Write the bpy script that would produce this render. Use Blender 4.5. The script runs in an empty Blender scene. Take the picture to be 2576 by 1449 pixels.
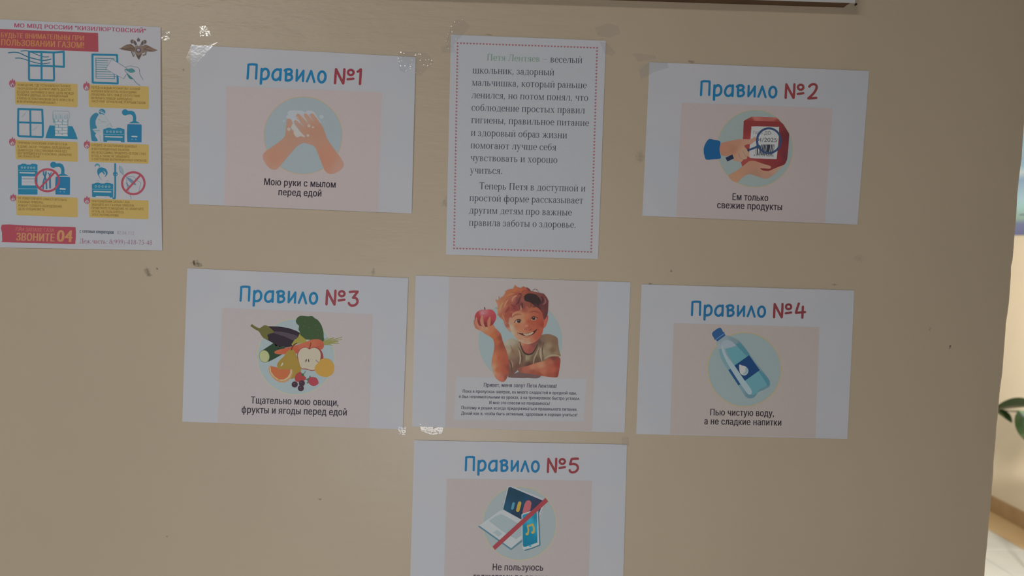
import bpy, math, random
from mathutils import Vector, Matrix
from mathutils.geometry import tessellate_polygon
random.seed(7)
S = bpy.context.scene
COL = S.collection

# ------------------------------------------------------------ camera, world, lights
F = 1860.0; W, H = 2576, 1449
CAM = Vector((-0.01715, -1.01243, 1.53083))
RB = Matrix(((0.998655, -0.041336, -0.031294), (-0.028733, 0.061163, -0.997714), (0.043156, 0.997271, 0.059893)))
cd = bpy.data.cameras.new('camera'); cam = bpy.data.objects.new('camera', cd); COL.objects.link(cam)
cd.sensor_width = 36; cd.sensor_fit = 'HORIZONTAL'; cd.lens = 36 * F / W
cd.clip_start = .02; cd.clip_end = 60
cd.dof.use_dof = True; cd.dof.focus_distance = 1.02; cd.dof.aperture_fstop = 5.0
cam.matrix_world = Matrix.Translation(CAM) @ RB.to_4x4()
S.camera = cam
S.view_settings.view_transform = 'Standard'; S.view_settings.look = 'None'
S.view_settings.exposure = 0; S.view_settings.gamma = 1; S.view_settings.use_curve_mapping = False

wd = bpy.data.worlds.new('world'); S.world = wd; wd.use_nodes = True
bg = wd.node_tree.nodes['Background']; bg.inputs[0].default_value = (1, .95, .90, 1); bg.inputs[1].default_value = .032

def area(name, loc, target, sx, sy, power, color, label=None):
    l = bpy.data.lights.new(name, 'AREA'); l.shape = 'RECTANGLE'; l.size = sx; l.size_y = sy
    l.energy = power; l.color = color
    o = bpy.data.objects.new(name, l); COL.objects.link(o); o.location = loc
    o.rotation_euler = (Vector(target) - Vector(loc)).to_track_quat('-Z', 'Y').to_euler()
    return o
area('assumed_ceiling_lamp_light', (-1.38, -2.35, 2.45), (-.3, 0, 1.4), .95, .10, 10.0, (1, .97, .92))  # assumed overhead lamp out of view, placed from tape glints and board shadow
area('front_fill_light', (-.16, -1.66, .98), (-.78, 0, 1.18), .6, .5, 7.9, (.93, .97, 1))  # soft fill added behind the camera, fitted to the brightness across the wall
area('hall_added_shadow_light', (2.10, .18, 1.2), (3.0, 3.1, .7), .20, .20, 96, (1, .93, .82))  # small unseen light added in the hall to throw the pot shadow
area('hall_fill_light', (1.3, 1.2, 1.9), (3.1, 3.6, .8), .8, 1.2, 30, (.97, .98, 1))  # second soft fill added from above to brighten the hall wall and floor

# ------------------------------------------------------------ helpers
def lin(c): return tuple((x / 255 / 12.92) if x / 255 <= .04045 else (((x / 255) + .055) / 1.055) ** 2.4 for x in c)
def alb(c, ref=(150, 149, 153), k=(.81, .81, .862)):
    a, b = lin(c), lin(ref); return tuple(min(.93, q * x / y) for x, y, q in zip(a, b, k))
def ray(px, py): return RB @ Vector(((px - W / 2) / F, (H / 2 - py) / F, -1))
def wall_at(px, py, off=0.0):
    d = ray(px, py); k = (-off - CAM.y) / d.y; return CAM + d * k

def principled(name, rough=.6, color=(.8, .8, .8), spec=.5):
    m = bpy.data.materials.new(name); m.use_nodes = True
    b = m.node_tree.nodes['Principled BSDF']
    b.inputs['Base Color'].default_value = (*color, 1); b.inputs['Roughness'].default_value = rough
    b.inputs['Specular IOR Level'].default_value = spec
    return m, m.node_tree.nodes, m.node_tree.links, b

# printed ink: colour comes from the print itself (flat lettering and pictures), grain from noise
INK, n, l, b = principled('printed_ink', .62, spec=.3)
at = n.new('ShaderNodeAttribute'); at.attribute_name = 'ink'
nz = n.new('ShaderNodeTexNoise'); nz.inputs['Scale'].default_value = 900; nz.inputs['Detail'].default_value = 2
mr = n.new('ShaderNodeMapRange'); mr.inputs[1].default_value = .3; mr.inputs[2].default_value = .7; mr.inputs[3].default_value = .975; mr.inputs[4].default_value = 1.025
mx = n.new('ShaderNodeVectorMath'); mx.operation = 'SCALE'
tc = n.new('ShaderNodeTexCoord')
l.new(tc.outputs['Object'], nz.inputs['Vector']); l.new(nz.outputs['Fac'], mr.inputs[0])
l.new(at.outputs['Color'], mx.inputs[0]); l.new(mr.outputs[0], mx.inputs['Scale']); l.new(mx.outputs[0], b.inputs['Base Color'])

def paper_mat(name, c1, c2):
    m, n, l, b = principled(name, .58, spec=.35)
    tc = n.new('ShaderNodeTexCoord'); nz = n.new('ShaderNodeTexNoise'); nz.inputs['Scale'].default_value = 9; nz.inputs['Detail'].default_value = 3
    cr = n.new('ShaderNodeValToRGB'); cr.color_ramp.elements[0].position = .35; cr.color_ramp.elements[1].position = .65
    cr.color_ramp.elements[0].color = (*c1, 1); cr.color_ramp.elements[1].color = (*c2, 1)
    l.new(tc.outputs['Object'], nz.inputs['Vector']); l.new(nz.outputs['Fac'], cr.inputs[0]); l.new(cr.outputs[0], b.inputs['Base Color'])
    n2 = n.new('ShaderNodeTexNoise'); n2.inputs['Scale'].default_value = 14; bp = n.new('ShaderNodeBump'); bp.inputs['Distance'].default_value = .0012; bp.inputs['Strength'].default_value = .5
    l.new(tc.outputs['Object'], n2.inputs['Vector']); l.new(n2.outputs['Fac'], bp.inputs['Height']); l.new(bp.outputs[0], b.inputs['Normal'])
    return m
PAPER = paper_mat('white_office_paper', (.79, .81, .87), (.83, .81, .86))

def mesh_obj(name, verts, faces, mat, parent=None, origin=None, smooth=False):
    me = bpy.data.meshes.new(name)
    o0 = origin if origin is not None else Vector((0, 0, 0))
    me.from_pydata([tuple(Vector(v) - o0) for v in verts], [], faces)
    if mat: me.materials.append(mat)
    if smooth: me.polygons.foreach_set('use_smooth', [True] * len(me.polygons))
    me.update()
    o = bpy.data.objects.new(name, me); COL.objects.link(o)
    if parent: o.parent = parent
    return o
def tag(o, label=None, cat=None, group=None, kind=None):
    if label: o['label'] = label
    if cat: o['category'] = cat
    if group: o['group'] = group
    if kind: o['kind'] = kind
    return o
def empty(name, loc):
    o = bpy.data.objects.new(name, None); o.empty_display_size = .05; COL.objects.link(o); o.location = loc; return o
def box_vf(x0, x1, y0, y1, z0, z1):
    v = [(x, y, z) for x in (x0, x1) for y in (y0, y1) for z in (z0, z1)]
    return v, [(0, 1, 3, 2), (4, 6, 7, 5), (0, 4, 5, 1), (2, 3, 7, 6), (0, 2, 6, 4), (1, 5, 7, 3)]

# 2D outline tools (all in photograph pixels of the sheet plane; they are laid out on the real sheet)
def C(ox, oy, s, pts):
    return [(ox + p[0] / s, oy + p[1] / s) for p in pts]
def smooth(pts, k=5, closed=True):
    n = len(pts); out = []
    rng = range(n) if closed else range(n - 1)
    for i in rng:
        if closed: p0, p1, p2, p3 = pts[i - 1], pts[i], pts[(i + 1) % n], pts[(i + 2) % n]
        else: p0, p1, p2, p3 = pts[max(i - 1, 0)], pts[i], pts[i + 1], pts[min(i + 2, n - 1)]
        for j in range(k):
            t = j / k; t2 = t * t; t3 = t2 * t
            out.append(tuple(.5 * ((2 * b) + (-a + c) * t + (2 * a - 5 * b + 4 * c - d) * t2 + (-a + 3 * b - 3 * c + d) * t3) for a, b, c, d in zip(p0, p1, p2, p3)))
    if not closed: out.append(pts[-1])
    return out
def ellipse(cx, cy, rx, ry, n=40, rot=0):
    c, s = math.cos(rot), math.sin(rot); o = []
    for i in range(n):
        a = 2 * math.pi * i / n; x, y = rx * math.cos(a), ry * math.sin(a); o.append((cx + x * c - y * s, cy + x * s + y * c))
    return o

class Print:
    """a patch of ink: triangles in sheet pixels with a colour per corner and a layer"""
    def __init__(s, sheet): s.sh = sheet; s.t = []   # (p,p,p),(c,c,c),layer
    def poly(s, pts, col, layer, grad=None, edge=9, holes=()):
        loops = [[Vector((x, y, 0)) for x, y in pts]] + [[Vector((x, y, 0)) for x, y in h] for h in holes]
        flat = [p for lp in loops for p in lp]
        for tri in tessellate_polygon(loops):
            P = [(flat[i].x, flat[i].y) for i in tri]
            if grad: s._sub(P, grad, layer, edge, 0)
            else: s._cut(P, col, layer, 0)
        return s
    def _cut(s, P, col, layer, d):   # keep big flat patches fine enough to follow the curve of the paper
        L = [math.dist(P[i], P[(i + 1) % 3]) for i in range(3)]; m = max(L)
        if m > 16 and d < 16:
            i = L.index(m); a, b, c = P[i], P[(i + 1) % 3], P[(i + 2) % 3]; q = ((a[0] + b[0]) / 2, (a[1] + b[1]) / 2)
            s._cut([a, q, c], col, layer, d + 1); s._cut([q, b, c], col, layer, d + 1); return
        s.t.append((P, [col] * 3, layer))
    def _sub(s, P, g, layer, edge, d):
        L = [math.dist(P[i], P[(i + 1) % 3]) for i in range(3)]; m = max(L)
        if m > edge and d < 14:
            i = L.index(m); a, b, c = P[i], P[(i + 1) % 3], P[(i + 2) % 3]; q = ((a[0] + b[0]) / 2, (a[1] + b[1]) / 2)
            s._sub([a, q, c], g, layer, edge, d + 1); s._sub([q, b, c], g, layer, edge, d + 1); return
        cs = []
        for p in P:
            w = [1 / (((p[0] - x) ** 2 + (p[1] - y) ** 2) + 4) ** 1.5 for x, y, c in g]; sw = sum(w)
            cs.append(tuple(sum(wi * c[k] for wi, (x, y, c) in zip(w, g)) / sw for k in range(3)))
        s.t.append((P, cs, layer))
    def stroke(s, pts, w, col, layer, caps=True, sm=0, taper=None):
        if sm: pts = smooth(pts, sm, False)
        n = len(pts)
        for i in range(n - 1):
            (x0, y0), (x1, y1) = pts[i], pts[i + 1]; d = math.hypot(x1 - x0, y1 - y0)
            if d < 1e-6: continue
            w0 = w * (taper(i / (n - 1)) if taper else 1) / 2; w1 = w * (taper((i + 1) / (n - 1)) if taper else 1) / 2
            nx, ny = -(y1 - y0) / d, (x1 - x0) / d
            a, b, c, e = (x0 + nx * w0, y0 + ny * w0), (x1 + nx * w1, y1 + ny * w1), (x1 - nx * w1, y1 - ny * w1), (x0 - nx * w0, y0 - ny * w0)
            s.t.append(([a, b, c], [col] * 3, layer)); s.t.append(([a, c, e], [col] * 3, layer))
            if caps or 0 < i:
                r = w0; s._disc(x0, y0, r, col, layer)
        if caps: s._disc(pts[-1][0], pts[-1][1], w * (taper(1) if taper else 1) / 2, col, layer)
        return s
    def _disc(s, x, y, r, col, layer, n=10):
        q = [(x + r * math.cos(2 * math.pi * i / n), y + r * math.sin(2 * math.pi * i / n)) for i in range(n)]
        for i in range(1, n - 1): s.t.append(([q[0], q[i], q[i + 1]], [col] * 3, layer))
    def disc(s, x, y, r, col, layer, ry=None, rot=0): return s.poly(ellipse(x, y, r, ry or r, 28, rot), col, layer)
    def ring(s, x, y, rx, ry, w, col, layer, a0=0, a1=360, n=72):
        for i in range(n):
            a = math.radians(a0 + (a1 - a0) * i / n); b = math.radians(a0 + (a1 - a0) * (i + 1) / n)
            f = lambda t, k: (x + (rx + k * w / 2) * math.cos(t), y + (ry + k * w / 2) * math.sin(t))
            p, q, r, u = f(a, 1), f(b, 1), f(b, -1), f(a, -1)
            s.t.append(([p, q, r], [col] * 3, layer)); s.t.append(([p, r, u], [col] * 3, layer))
        return s
    def tris(s, T, col, layer):
        for P in T: s.t.append((P, [col] * 3, layer))
        return s
    def build(s, name, parent, label=None, kind=None):
        v, f, cs = [], [], []
        for k_, (P, c3, ly) in enumerate(s.t):
            ly += (k_ % 41) * .022   # every patch sits a hair apart, so overlapping strokes never coincide
            b = len(v)
            for p, c in zip(P, c3): v.append(s.sh.at(p, ly)); cs.append(c)
            f.append((b, b + 1, b + 2))
        # face the room (-Y)
        f2 = []
        for a, b, c in f:
            A, B, D = v[a], v[b], v[c]
            nn = (B - A).cross(D - A)
            f2.append((a, b, c) if nn.y < 0 else (a, c, b))
        o = mesh_obj(name, v, f2, INK, parent, s.sh.origin)
        ca = o.data.color_attributes.new('ink', 'FLOAT_COLOR', 'POINT'); buf = []
        for c in cs: buf += [*alb(c, s.sh.ref), 1.0]
        ca.data.foreach_set('color', buf)
        if label: o['label'] = label
        if kind: o['kind'] = kind
        return o

class Sheet:
    """one sheet of paper hung on the wall: corners in photograph pixels, projected on the wall plane"""
    def __init__(s, corners, ref, label, cat='poster', group=None, lifts=(.0005, .0005, .0005, .0005), corner=(0, 0, 0, 0), base=.0006):
        s.c = corners; s.ref = ref; s.lifts = lifts; s.base = base; s.cl = corner
        w = [wall_at(*q) for q in corners]; s.w = w
        s.origin = (w[2] + w[3]) / 2
        s.root = empty('poster', s.origin); tag(s.root, label, cat, group)
        # inverse bilinear is replaced by a local affine frame (sheets are near-parallelograms)
        cx = sum(p.x for p in w) / 4; cz = sum(p.z for p in w) / 4; s.ctr = (cx, cz)
        ux = ((w[1] - w[0]) + (w[2] - w[3])) / 4; uz = ((w[0] - w[3]) + (w[1] - w[2])) / 4
        det = ux.x * uz.z - uz.x * ux.z; s.inv = (uz.z / det, -uz.x / det, -ux.z / det, ux.x / det)
        N, M = 44, 34; v, f = [], []
        for j in range(M + 1):
            for i in range(N + 1):
                a, b = i / N, j / M
                p = (w[0] * (1 - a) + w[1] * a) * (1 - b) + (w[3] * (1 - a) + w[2] * a) * b
                v.append(Vector((p.x, -s.off(p.x, p.z), p.z)))
        for j in range(M):
            for i in range(N):
                q = j * (N + 1) + i; f.append((q, q + N + 1, q + N + 2, q + 1))
        # thin back face gives the sheet its thickness
        nb = len(v); front = len(f); v += [Vector((p.x, p.y + .00014, p.z)) for p in v[:nb]]
        f += [tuple(reversed([k + nb for k in q])) for q in f[:]]
        rim = [i for i in range(N + 1)] + [(N + 1) * j + N for j in range(1, M + 1)] + [(N + 1) * M + i for i in range(N - 1, -1, -1)] + [(N + 1) * j for j in range(M - 1, 0, -1)]
        for k in range(len(rim)):
            a, b = rim[k], rim[(k + 1) % len(rim)]; i0 = len(v); v += [v[a], v[b], v[b + nb], v[a + nb]]; f.append((i0, i0 + 1, i0 + 2, i0 + 3))
        s.sheet = mesh_obj('sheet', v, f, PAPER, s.root, s.origin, True)
    def uv(s, x, z):
        dx, dz = x - s.ctr[0], z - s.ctr[1]; a, b, c, d = s.inv
        return a * dx + b * dz, c * dx + d * dz
    def off(s, x, z):
        u, v = s.uv(x, z); T, R, B, L = s.lifts; e = .60
        def r(t): t = max(0, (t - e) / (1 - e)); return t * t
        h = T * r(v) * (1 - .8 * u ** 4) + B * r(-v) * max(0, 1 - .9 * u ** 4) + R * r(u) * max(0, 1 - .8 * v ** 4) + L * r(-u) * max(0, 1 - .8 * v ** 4)
        for k, (su, sv) in zip(s.cl, ((-1, 1), (1, 1), (1, -1), (-1, -1))):
            if k: h += k * max(0, (su * u + sv * v) / 2 - .75) ** 1.0 * 4
        return s.base + h
    def at(s, p, layer):
        q = wall_at(*p, s.base + .000035 * layer)
        o = s.off(q.x, q.z) + .000035 * layer + .00005
        return Vector((q.x, -o, q.z))
    def P(s): return Print(s)
    def panel(s, corners, col, name='picture_panel', layer=1, label=None, n=40):
        a, b, c, d = corners; p = Print(s)
        def q(i, j):
            u, v = i / n, j / n
            return tuple((a[k] * (1 - u) + b[k] * u) * (1 - v) + (d[k] * (1 - u) + c[k] * u) * v for k in (0, 1))
        for i in range(n):
            for j in range(n):
                A, B, D, E_ = q(i, j), q(i + 1, j), q(i + 1, j + 1), q(i, j + 1)
                p.t.append(([A, B, D], [col] * 3, layer)); p.t.append(([A, D, E_], [col] * 3, layer))
        return p.build(name, s.root, label)

# ------------------------------------------------------------ lettering
_cache = {}
def _outline(txt):
    cu = bpy.data.curves.new('t', 'FONT'); cu.body = txt; cu.size = 1
    ob = bpy.data.objects.new('t', cu); COL.objects.link(ob)
    bpy.context.view_layer.update(); dg = bpy.context.evaluated_depsgraph_get(); oe = ob.evaluated_get(dg)
    cv = oe.to_curve(dg); loops = []
    for sp in cv.splines:
        bp = sp.bezier_points; L = []; nb = len(bp)
        for i in range(nb):
            p, q = bp[i], bp[(i + 1) % nb]; A, B, C_, D = p.co, p.handle_right, q.handle_left, q.co
            flat = abs((B - A).cross(D - A).z) < 1e-5 and abs((C_ - A).cross(D - A).z) < 1e-5
            for j in range(1 if flat else 3):
                t = j / 3; u = 1 - t; w = A * u ** 3 + B * (3 * u * u * t) + C_ * (3 * u * t * t) + D * t ** 3
                L.append((w.x, w.y))
        if len(L) > 2: loops.append(L)
    oe.to_curve_clear(); bpy.data.objects.remove(ob); bpy.data.curves.remove(cu)
    return loops
def _glyph(ch, snap):
    """outline of one letter filled by the non-zero rule: a stack of trapezoids (x0,x1 at y0; x2,x3 at y1)"""
    key = (ch, snap)
    if key in _cache: return _cache[key]
    if '|' not in _cache: _cache['|'] = min(p[0] for p in _outline('|')[0])
    two = _outline(ch + '|'); bar = max(two, key=lambda L: min(p[0] for p in L)); adv = min(p[0] for p in bar) - _cache['|']
    loops = [] if ch == ' ' else _outline(ch)
    loops = [[(x, round(y / snap) * snap) for x, y in L] for L in loops]
    E_ = []
    for L in loops:
        for i in range(len(L)):
            (x0, y0), (x1, y1) = L[i - 1], L[i]
            if abs(y0 - y1) > 1e-9: E_.append((x0, y0, x1, y1, 1) if y0 < y1 else (x1, y1, x0, y0, -1))
    ys = sorted({round(e[k], 5) for e in E_ for k in (1, 3)}); Z = []
    for ya, yb in zip(ys, ys[1:]):
        ym = (ya + yb) / 2; X = []
        for x0, y0, x1, y1, d in E_:
            if y0 < ym < y1:
                f = lambda y: x0 + (x1 - x0) * (y - y0) / (y1 - y0)
                X.append((f(ym), f(ya), f(yb), d))
        X.sort(); wn = 0; st = None
        for q in X:
            if wn == 0: st = q
            wn += q[3]
            if wn == 0: Z.append((st[1], q[1], st[2], q[2], ya, yb))
    _cache[key] = (Z, adv); return _cache[key]
def font_mesh(txt, bold, snap=.025):
    T, x = [], 0
    for ch in txt:
        Z, adv = _glyph(ch, snap)
        for a0, a1, b0, b1, ya, yb in Z:
            a0, a1, b0, b1 = a0 + x - bold, a1 + x + bold, b0 + x - bold, b1 + x + bold
            T += [[(a0, ya), (a1, ya), (b1, yb)], [(a0, ya), (b1, yb), (b0, yb)]]
        x += adv + bold
    return T
CAPH = max(p[1] for t in font_mesh('Н', 0) for p in t)
def place(T, p0, p1, cap, caph, xr=None, lean=.0):
    xs = [p[0] for t in T for p in t]; x0, x1 = xr or (min(xs), max(xs))
    dx, dy = (p1[0] - p0[0]) / (x1 - x0), (p1[1] - p0[1]) / (x1 - x0)
    k = cap / caph; ux, uy = (.035 + lean) * k, -k
    return [[(p0[0] + (x - x0) * dx + y * ux, p0[1] + (x - x0) * dy + y * uy) for x, y in t] for t in T]
def text(pr, txt, p0, p1, cap, col, layer, bold=.014, lean=0):
    return pr.tris(place(font_mesh(txt, bold * 1.25, .025 if cap > 9 else .05), p0, p1, cap, CAPH, None, lean), col, layer)

# a Times-like Cyrillic text face drawn from stems, hairlines and bowls
XH, CP = .45, .66
def _rect(x0, y0, x1, y1): return [[(x0, y0), (x1, y0), (x1, y1)], [(x0, y0), (x1, y1), (x0, y1)]]
def _dg(x0, y0, x1, y1, w): h = w / 2; return [[(x0 - h, y0), (x0 + h, y0), (x1 + h, y1)], [(x0 - h, y0), (x1 + h, y1), (x1 - h, y1)]]
def _st(x, y0=0, y1=XH, w=.082, sb=1, stp=1):
    o = _rect(x - w / 2, y0, x + w / 2, y1)
    if sb: o += _rect(x - .085, y0, x + .085, y0 + .024)
    if stp: o += _rect(x - .085, y1 - .024, x + .085, y1)
    return o
def _arc(cx, cy, rx, ry, a0=0, a1=360, tx=.085, ty=.03, n=20):
    o = []
    def f(a):
        c, s_ = math.cos(a), math.sin(a); return (cx + rx * c, cy + ry * s_), (cx + (rx - tx) * c, cy + (ry - ty) * s_)
    for i in range(n):
        a = math.radians(a0 + (a1 - a0) * i / n); b = math.radians(a0 + (a1 - a0) * (i + 1) / n)
        p, q = f(a); r, u = f(b); o += [[p, r, u], [p, u, q]]
    return o
def _dot(x, y, r=.042): return [[(x, y), (x + r * math.cos(i * .785), y + r * math.sin(i * .785)), (x + r * math.cos(i * .785 + .785), y + r * math.sin(i * .785 + .785))] for i in range(8)]
def _breve(x): return _arc(x, .62, .085, .07, 180, 360, .02, .03, 8) + _dot(x - .075, .62, .025) + _dot(x + .075, .62, .025)
G = {}
G['о'] = (.5, _arc(.25, .225, .215, .235))
G['с'] = (.44, _arc(.25, .225, .215, .235, 42, 318) + _dot(.385, .35))
G['е'] = (.44, _arc(.24, .225, .205, .235, 0, 322) + _rect(.06, .235, .43, .262))
G['и'] = (.54, _st(.12) + _st(.42) + _dg(.15, .05, .39, .40, .035))
G['й'] = (.54, G['и'][1] + _breve(.27))
G['н'] = (.54, _st(.12) + _st(.42) + _rect(.12, .21, .42, .24))
G['п'] = (.54, _st(.12) + _st(.42) + _rect(.12, XH - .03, .42, XH))
G['т'] = (.46, _st(.23, stp=0) + _rect(.03, XH - .03, .43, XH) + _rect(.03, XH - .12, .055, XH) + _rect(.405, XH - .12, .43, XH))
G['г'] = (.41, _st(.12) + _rect(.12, XH - .03, .37, XH) + _rect(.345, XH - .13, .37, XH))
G['ш'] = (.78, _st(.12) + _st(.39) + _st(.66) + _rect(.12, 0, .66, .028))
G['щ'] = (.78, G['ш'][1] + _rect(.72, -.11, .745, .02))
G['ц'] = (.54, _st(.12) + _st(.42) + _rect(.12, 0, .5, .028) + _rect(.48, -.11, .505, .02))
G['р'] = (.5, _st(.12, -.21, XH) + _arc(.27, .225, .195, .235, -150, 150))
G['в'] = (.47, _st(.12) + _arc(.18, .345, .20, .118, -90, 90, .075, .028, 10) + _arc(.19, .122, .235, .128, -90, 90, .08, .028, 10) + _rect(.12, 0, .19, .028) + _rect(.12, XH - .028, .19, XH) + _rect(.12, .225, .2, .25))
G['ь'] = (.46, _st(.12) + _arc(.19, .13, .225, .13, -90, 90, .085, .028, 12) + _rect(.12, 0, .2, .028) + _rect(.12, .232, .2, .26))
G['ы'] = (.66, G['ь'][1] + _st(.54))
G['ъ'] = (.5, G['ь'][1])
G['а'] = (.45, _rect(.28, .06, .36, .33) + _arc(.22, .31, .14, .15, 0, 165, .075, .03, 10) + _dot(.1, .335, .04) + _arc(.2, .12, .165, .13, 60, 330, .075, .03, 14) + _rect(.17, .235, .33, .262) + _arc(.385, .06, .07, .06, 180, 300, .05, .03, 6))
G['б'] = (.5, _arc(.26, .22, .205, .23) + _arc(.32, .33, .275, .28, 95, 190, .05, .035, 10) + _dg(.30, .58, .45, .66, .05) + _rect(.29, .575, .43, .62))
G['л'] = (.52, _st(.41) + _dg(.12, .05, .2, XH - .01, .032) + _dot(.07, .045, .042) + _rect(.17, XH - .03, .42, XH))
G['д'] = (.53, _rect(.37, .02, .45, XH) + _dg(.12, .02, .21, XH - .01, .032) + _rect(.17, XH - .028, .47, XH) + _rect(.02, 0, .52, .03) + _rect(.02, -.12, .045, .02) + _rect(.495, -.12, .52, .02))
G['к'] = (.49, _st(.12) + _dg(.16, .22, .38, .42, .035) + _dg(.42, 0, .2, .27, .085) + _dot(.40, .41, .04) + _rect(.36, 0, .49, .024))
G['м'] = (.64, _st(.11, w=.035) + _st(.53) + _dg(.31, 0, .13, XH, .075) + _dg(.31, 0, .5, XH, .035))
G['я'] = (.47, _st(.36) + _arc(.27, .33, .2, .12, 90, 270, .08, .028, 10) + _rect(.26, XH - .028, .36, XH) + _rect(.26, .21, .36, .238) + _dg(.08, .01, .28, .22, .06) + _dot(.05, .03, .035))
G['ю'] = (.75, _st(.12) + _rect(.12, .21, .32, .24) + _arc(.5, .225, .205, .235))
G['ч'] = (.5, _st(.39) + _rect(.09, .29, .17, XH) + _rect(.04, XH - .024, .22, XH) + _arc(.24, .29, .15, .11, 180, 285, .075, .03, 8) + _rect(.26, .18, .39, .208))
G['у'] = (.5, _dg(.27, 0, .1, XH, .08) + _dg(.17, -.17, .42, XH, .035) + _rect(.01, XH - .024, .2, XH) + _rect(.33, XH - .024, .5, XH) + _dot(.1, -.17, .045) + _rect(.1, -.21, .18, -.17))
G['х'] = (.5, _dg(.4, 0, .12, XH, .08) + _dg(.1, 0, .39, XH, .035) + _rect(.02, XH - .024, .2, XH) + _rect(.3, XH - .024, .47, XH) + _rect(.02, 0, .18, .024) + _rect(.3, 0, .49, .024))
G['ж'] = (.70, _st(.35) + _dg(.08, 0, .27, .25, .075) + _dg(.62, 0, .43, .25, .075) + _dg(.24, .24, .12, .41, .035) + _dg(.46, .24, .58, .41, .035) + _dot(.1, .4, .04) + _dot(.6, .4, .04) + _rect(.0, 0, .12, .024) + _rect(.58, 0, .70, .024) + _rect(.22, .21, .48, .24))
G['з'] = (.40, _arc(.17, .335, .155, .12, -90, 150, .07, .028, 12) + _arc(.17, .12, .175, .13, -150, 90, .08, .028, 12) + _rect(.12, .225, .2, .25) + _dot(.06, .36, .035) + _dot(.05, .07, .04))
G['ф'] = (.68, _st(.34, -.21, .66, stp=0) + _arc(.2, .225, .165, .235) + _arc(.48, .225, .165, .235))
G['э'] = (.44, _arc(.19, .225, .215, .235, -138, 138) + _rect(.15, .21, .38, .24))
G['П'] = (.72, _st(.16, 0, CP, .095) + _st(.56, 0, CP, .095) + _rect(.16, CP - .035, .56, CP))
G['Т'] = (.6, _st(.3, 0, CP, .095, stp=0) + _rect(.03, CP - .035, .57, CP) + _rect(.03, CP - .16, .055, CP) + _rect(.545, CP - .16, .57, CP))
G['Л'] = (.68, _st(.54, 0, CP, .095) + _dg(.15, .06, .26, CP - .01, .035) + _dot(.09, .05, .05) + _rect(.2, CP - .035, .54, CP))
G['Д'] = (.68, _rect(.48, .02, .575, CP) + _dg(.15, .02, .27, CP - .01, .035) + _rect(.2, CP - .03, .62, CP) + _rect(.03, 0, .67, .035) + _rect(.03, -.14, .06, .02) + _rect(.64, -.14, .67, .02))
G['0'] = (.5, _arc(.25, .33, .205, .34))
G['1'] = (.5, _st(.27, 0, CP, .085, stp=0) + _dg(.14, .56, .26, .66, .05))
G['2'] = (.5, _arc(.23, .47, .19, .2, -30, 160, .085, .04, 12) + _dg(.09, .02, .37, .4, .07) + _rect(.04, 0, .44, .06))
G['4'] = (.5, _rect(.29, 0, .37, CP) + _dg(.05, .17, .32, CP, .035) + _rect(.03, .16, .46, .215))
G['5'] = (.5, _rect(.13, .6, .42, .66) + _dg(.1, .36, .16, .63, .035) + _arc(.2, .2, .2, .21, -140, 110, .085, .04, 14))
G['7'] = (.5, _rect(.05, .6, .44, .66) + _dg(.2, 0, .41, .62, .06) + _rect(.05, .52, .075, .62))
G['8'] = (.5, _arc(.25, .5, .165, .17, 0, 360, .07, .03) + _arc(.25, .18, .2, .19, 0, 360, .075, .03))
G['9'] = (.5, _arc(.25, .46, .195, .2, 0, 360, .08, .03) + _arc(.16, .4, .285, .4, -80, 10, .08, .03, 10))
G['('] = (.33, _arc(.34, .22, .25, .42, 125, 235, .045, .02, 10)); G[')'] = (.33, _arc(-.01, .22, .25, .42, -55, 55, .045, .02, 10))
G['-'] = (.33, _rect(.04, .2, .29, .25)); G['–'] = (.5, _rect(0, .2, .5, .235))
G['.'] = (.25, _dot(.12, .045, .05)); G[','] = (.25, _dot(.12, .045, .05) + _dg(.07, -.12, .14, .04, .035)); G[':'] = (.28, _dot(.14, .045, .05) + _dot(.14, .38, .05))
G[' '] = (.25, [])
def serif(pr, txt, p0, p1, cap, col, layer):
    x = 0; T = []
    for ch in txt:
        w, g = G[ch]; T += [[(a + x, b) for a, b in t] for t in g]; x += w
    return pr.tris(place(T, p0, p1, cap, CP, (0, x - .02)), col, layer)

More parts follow.
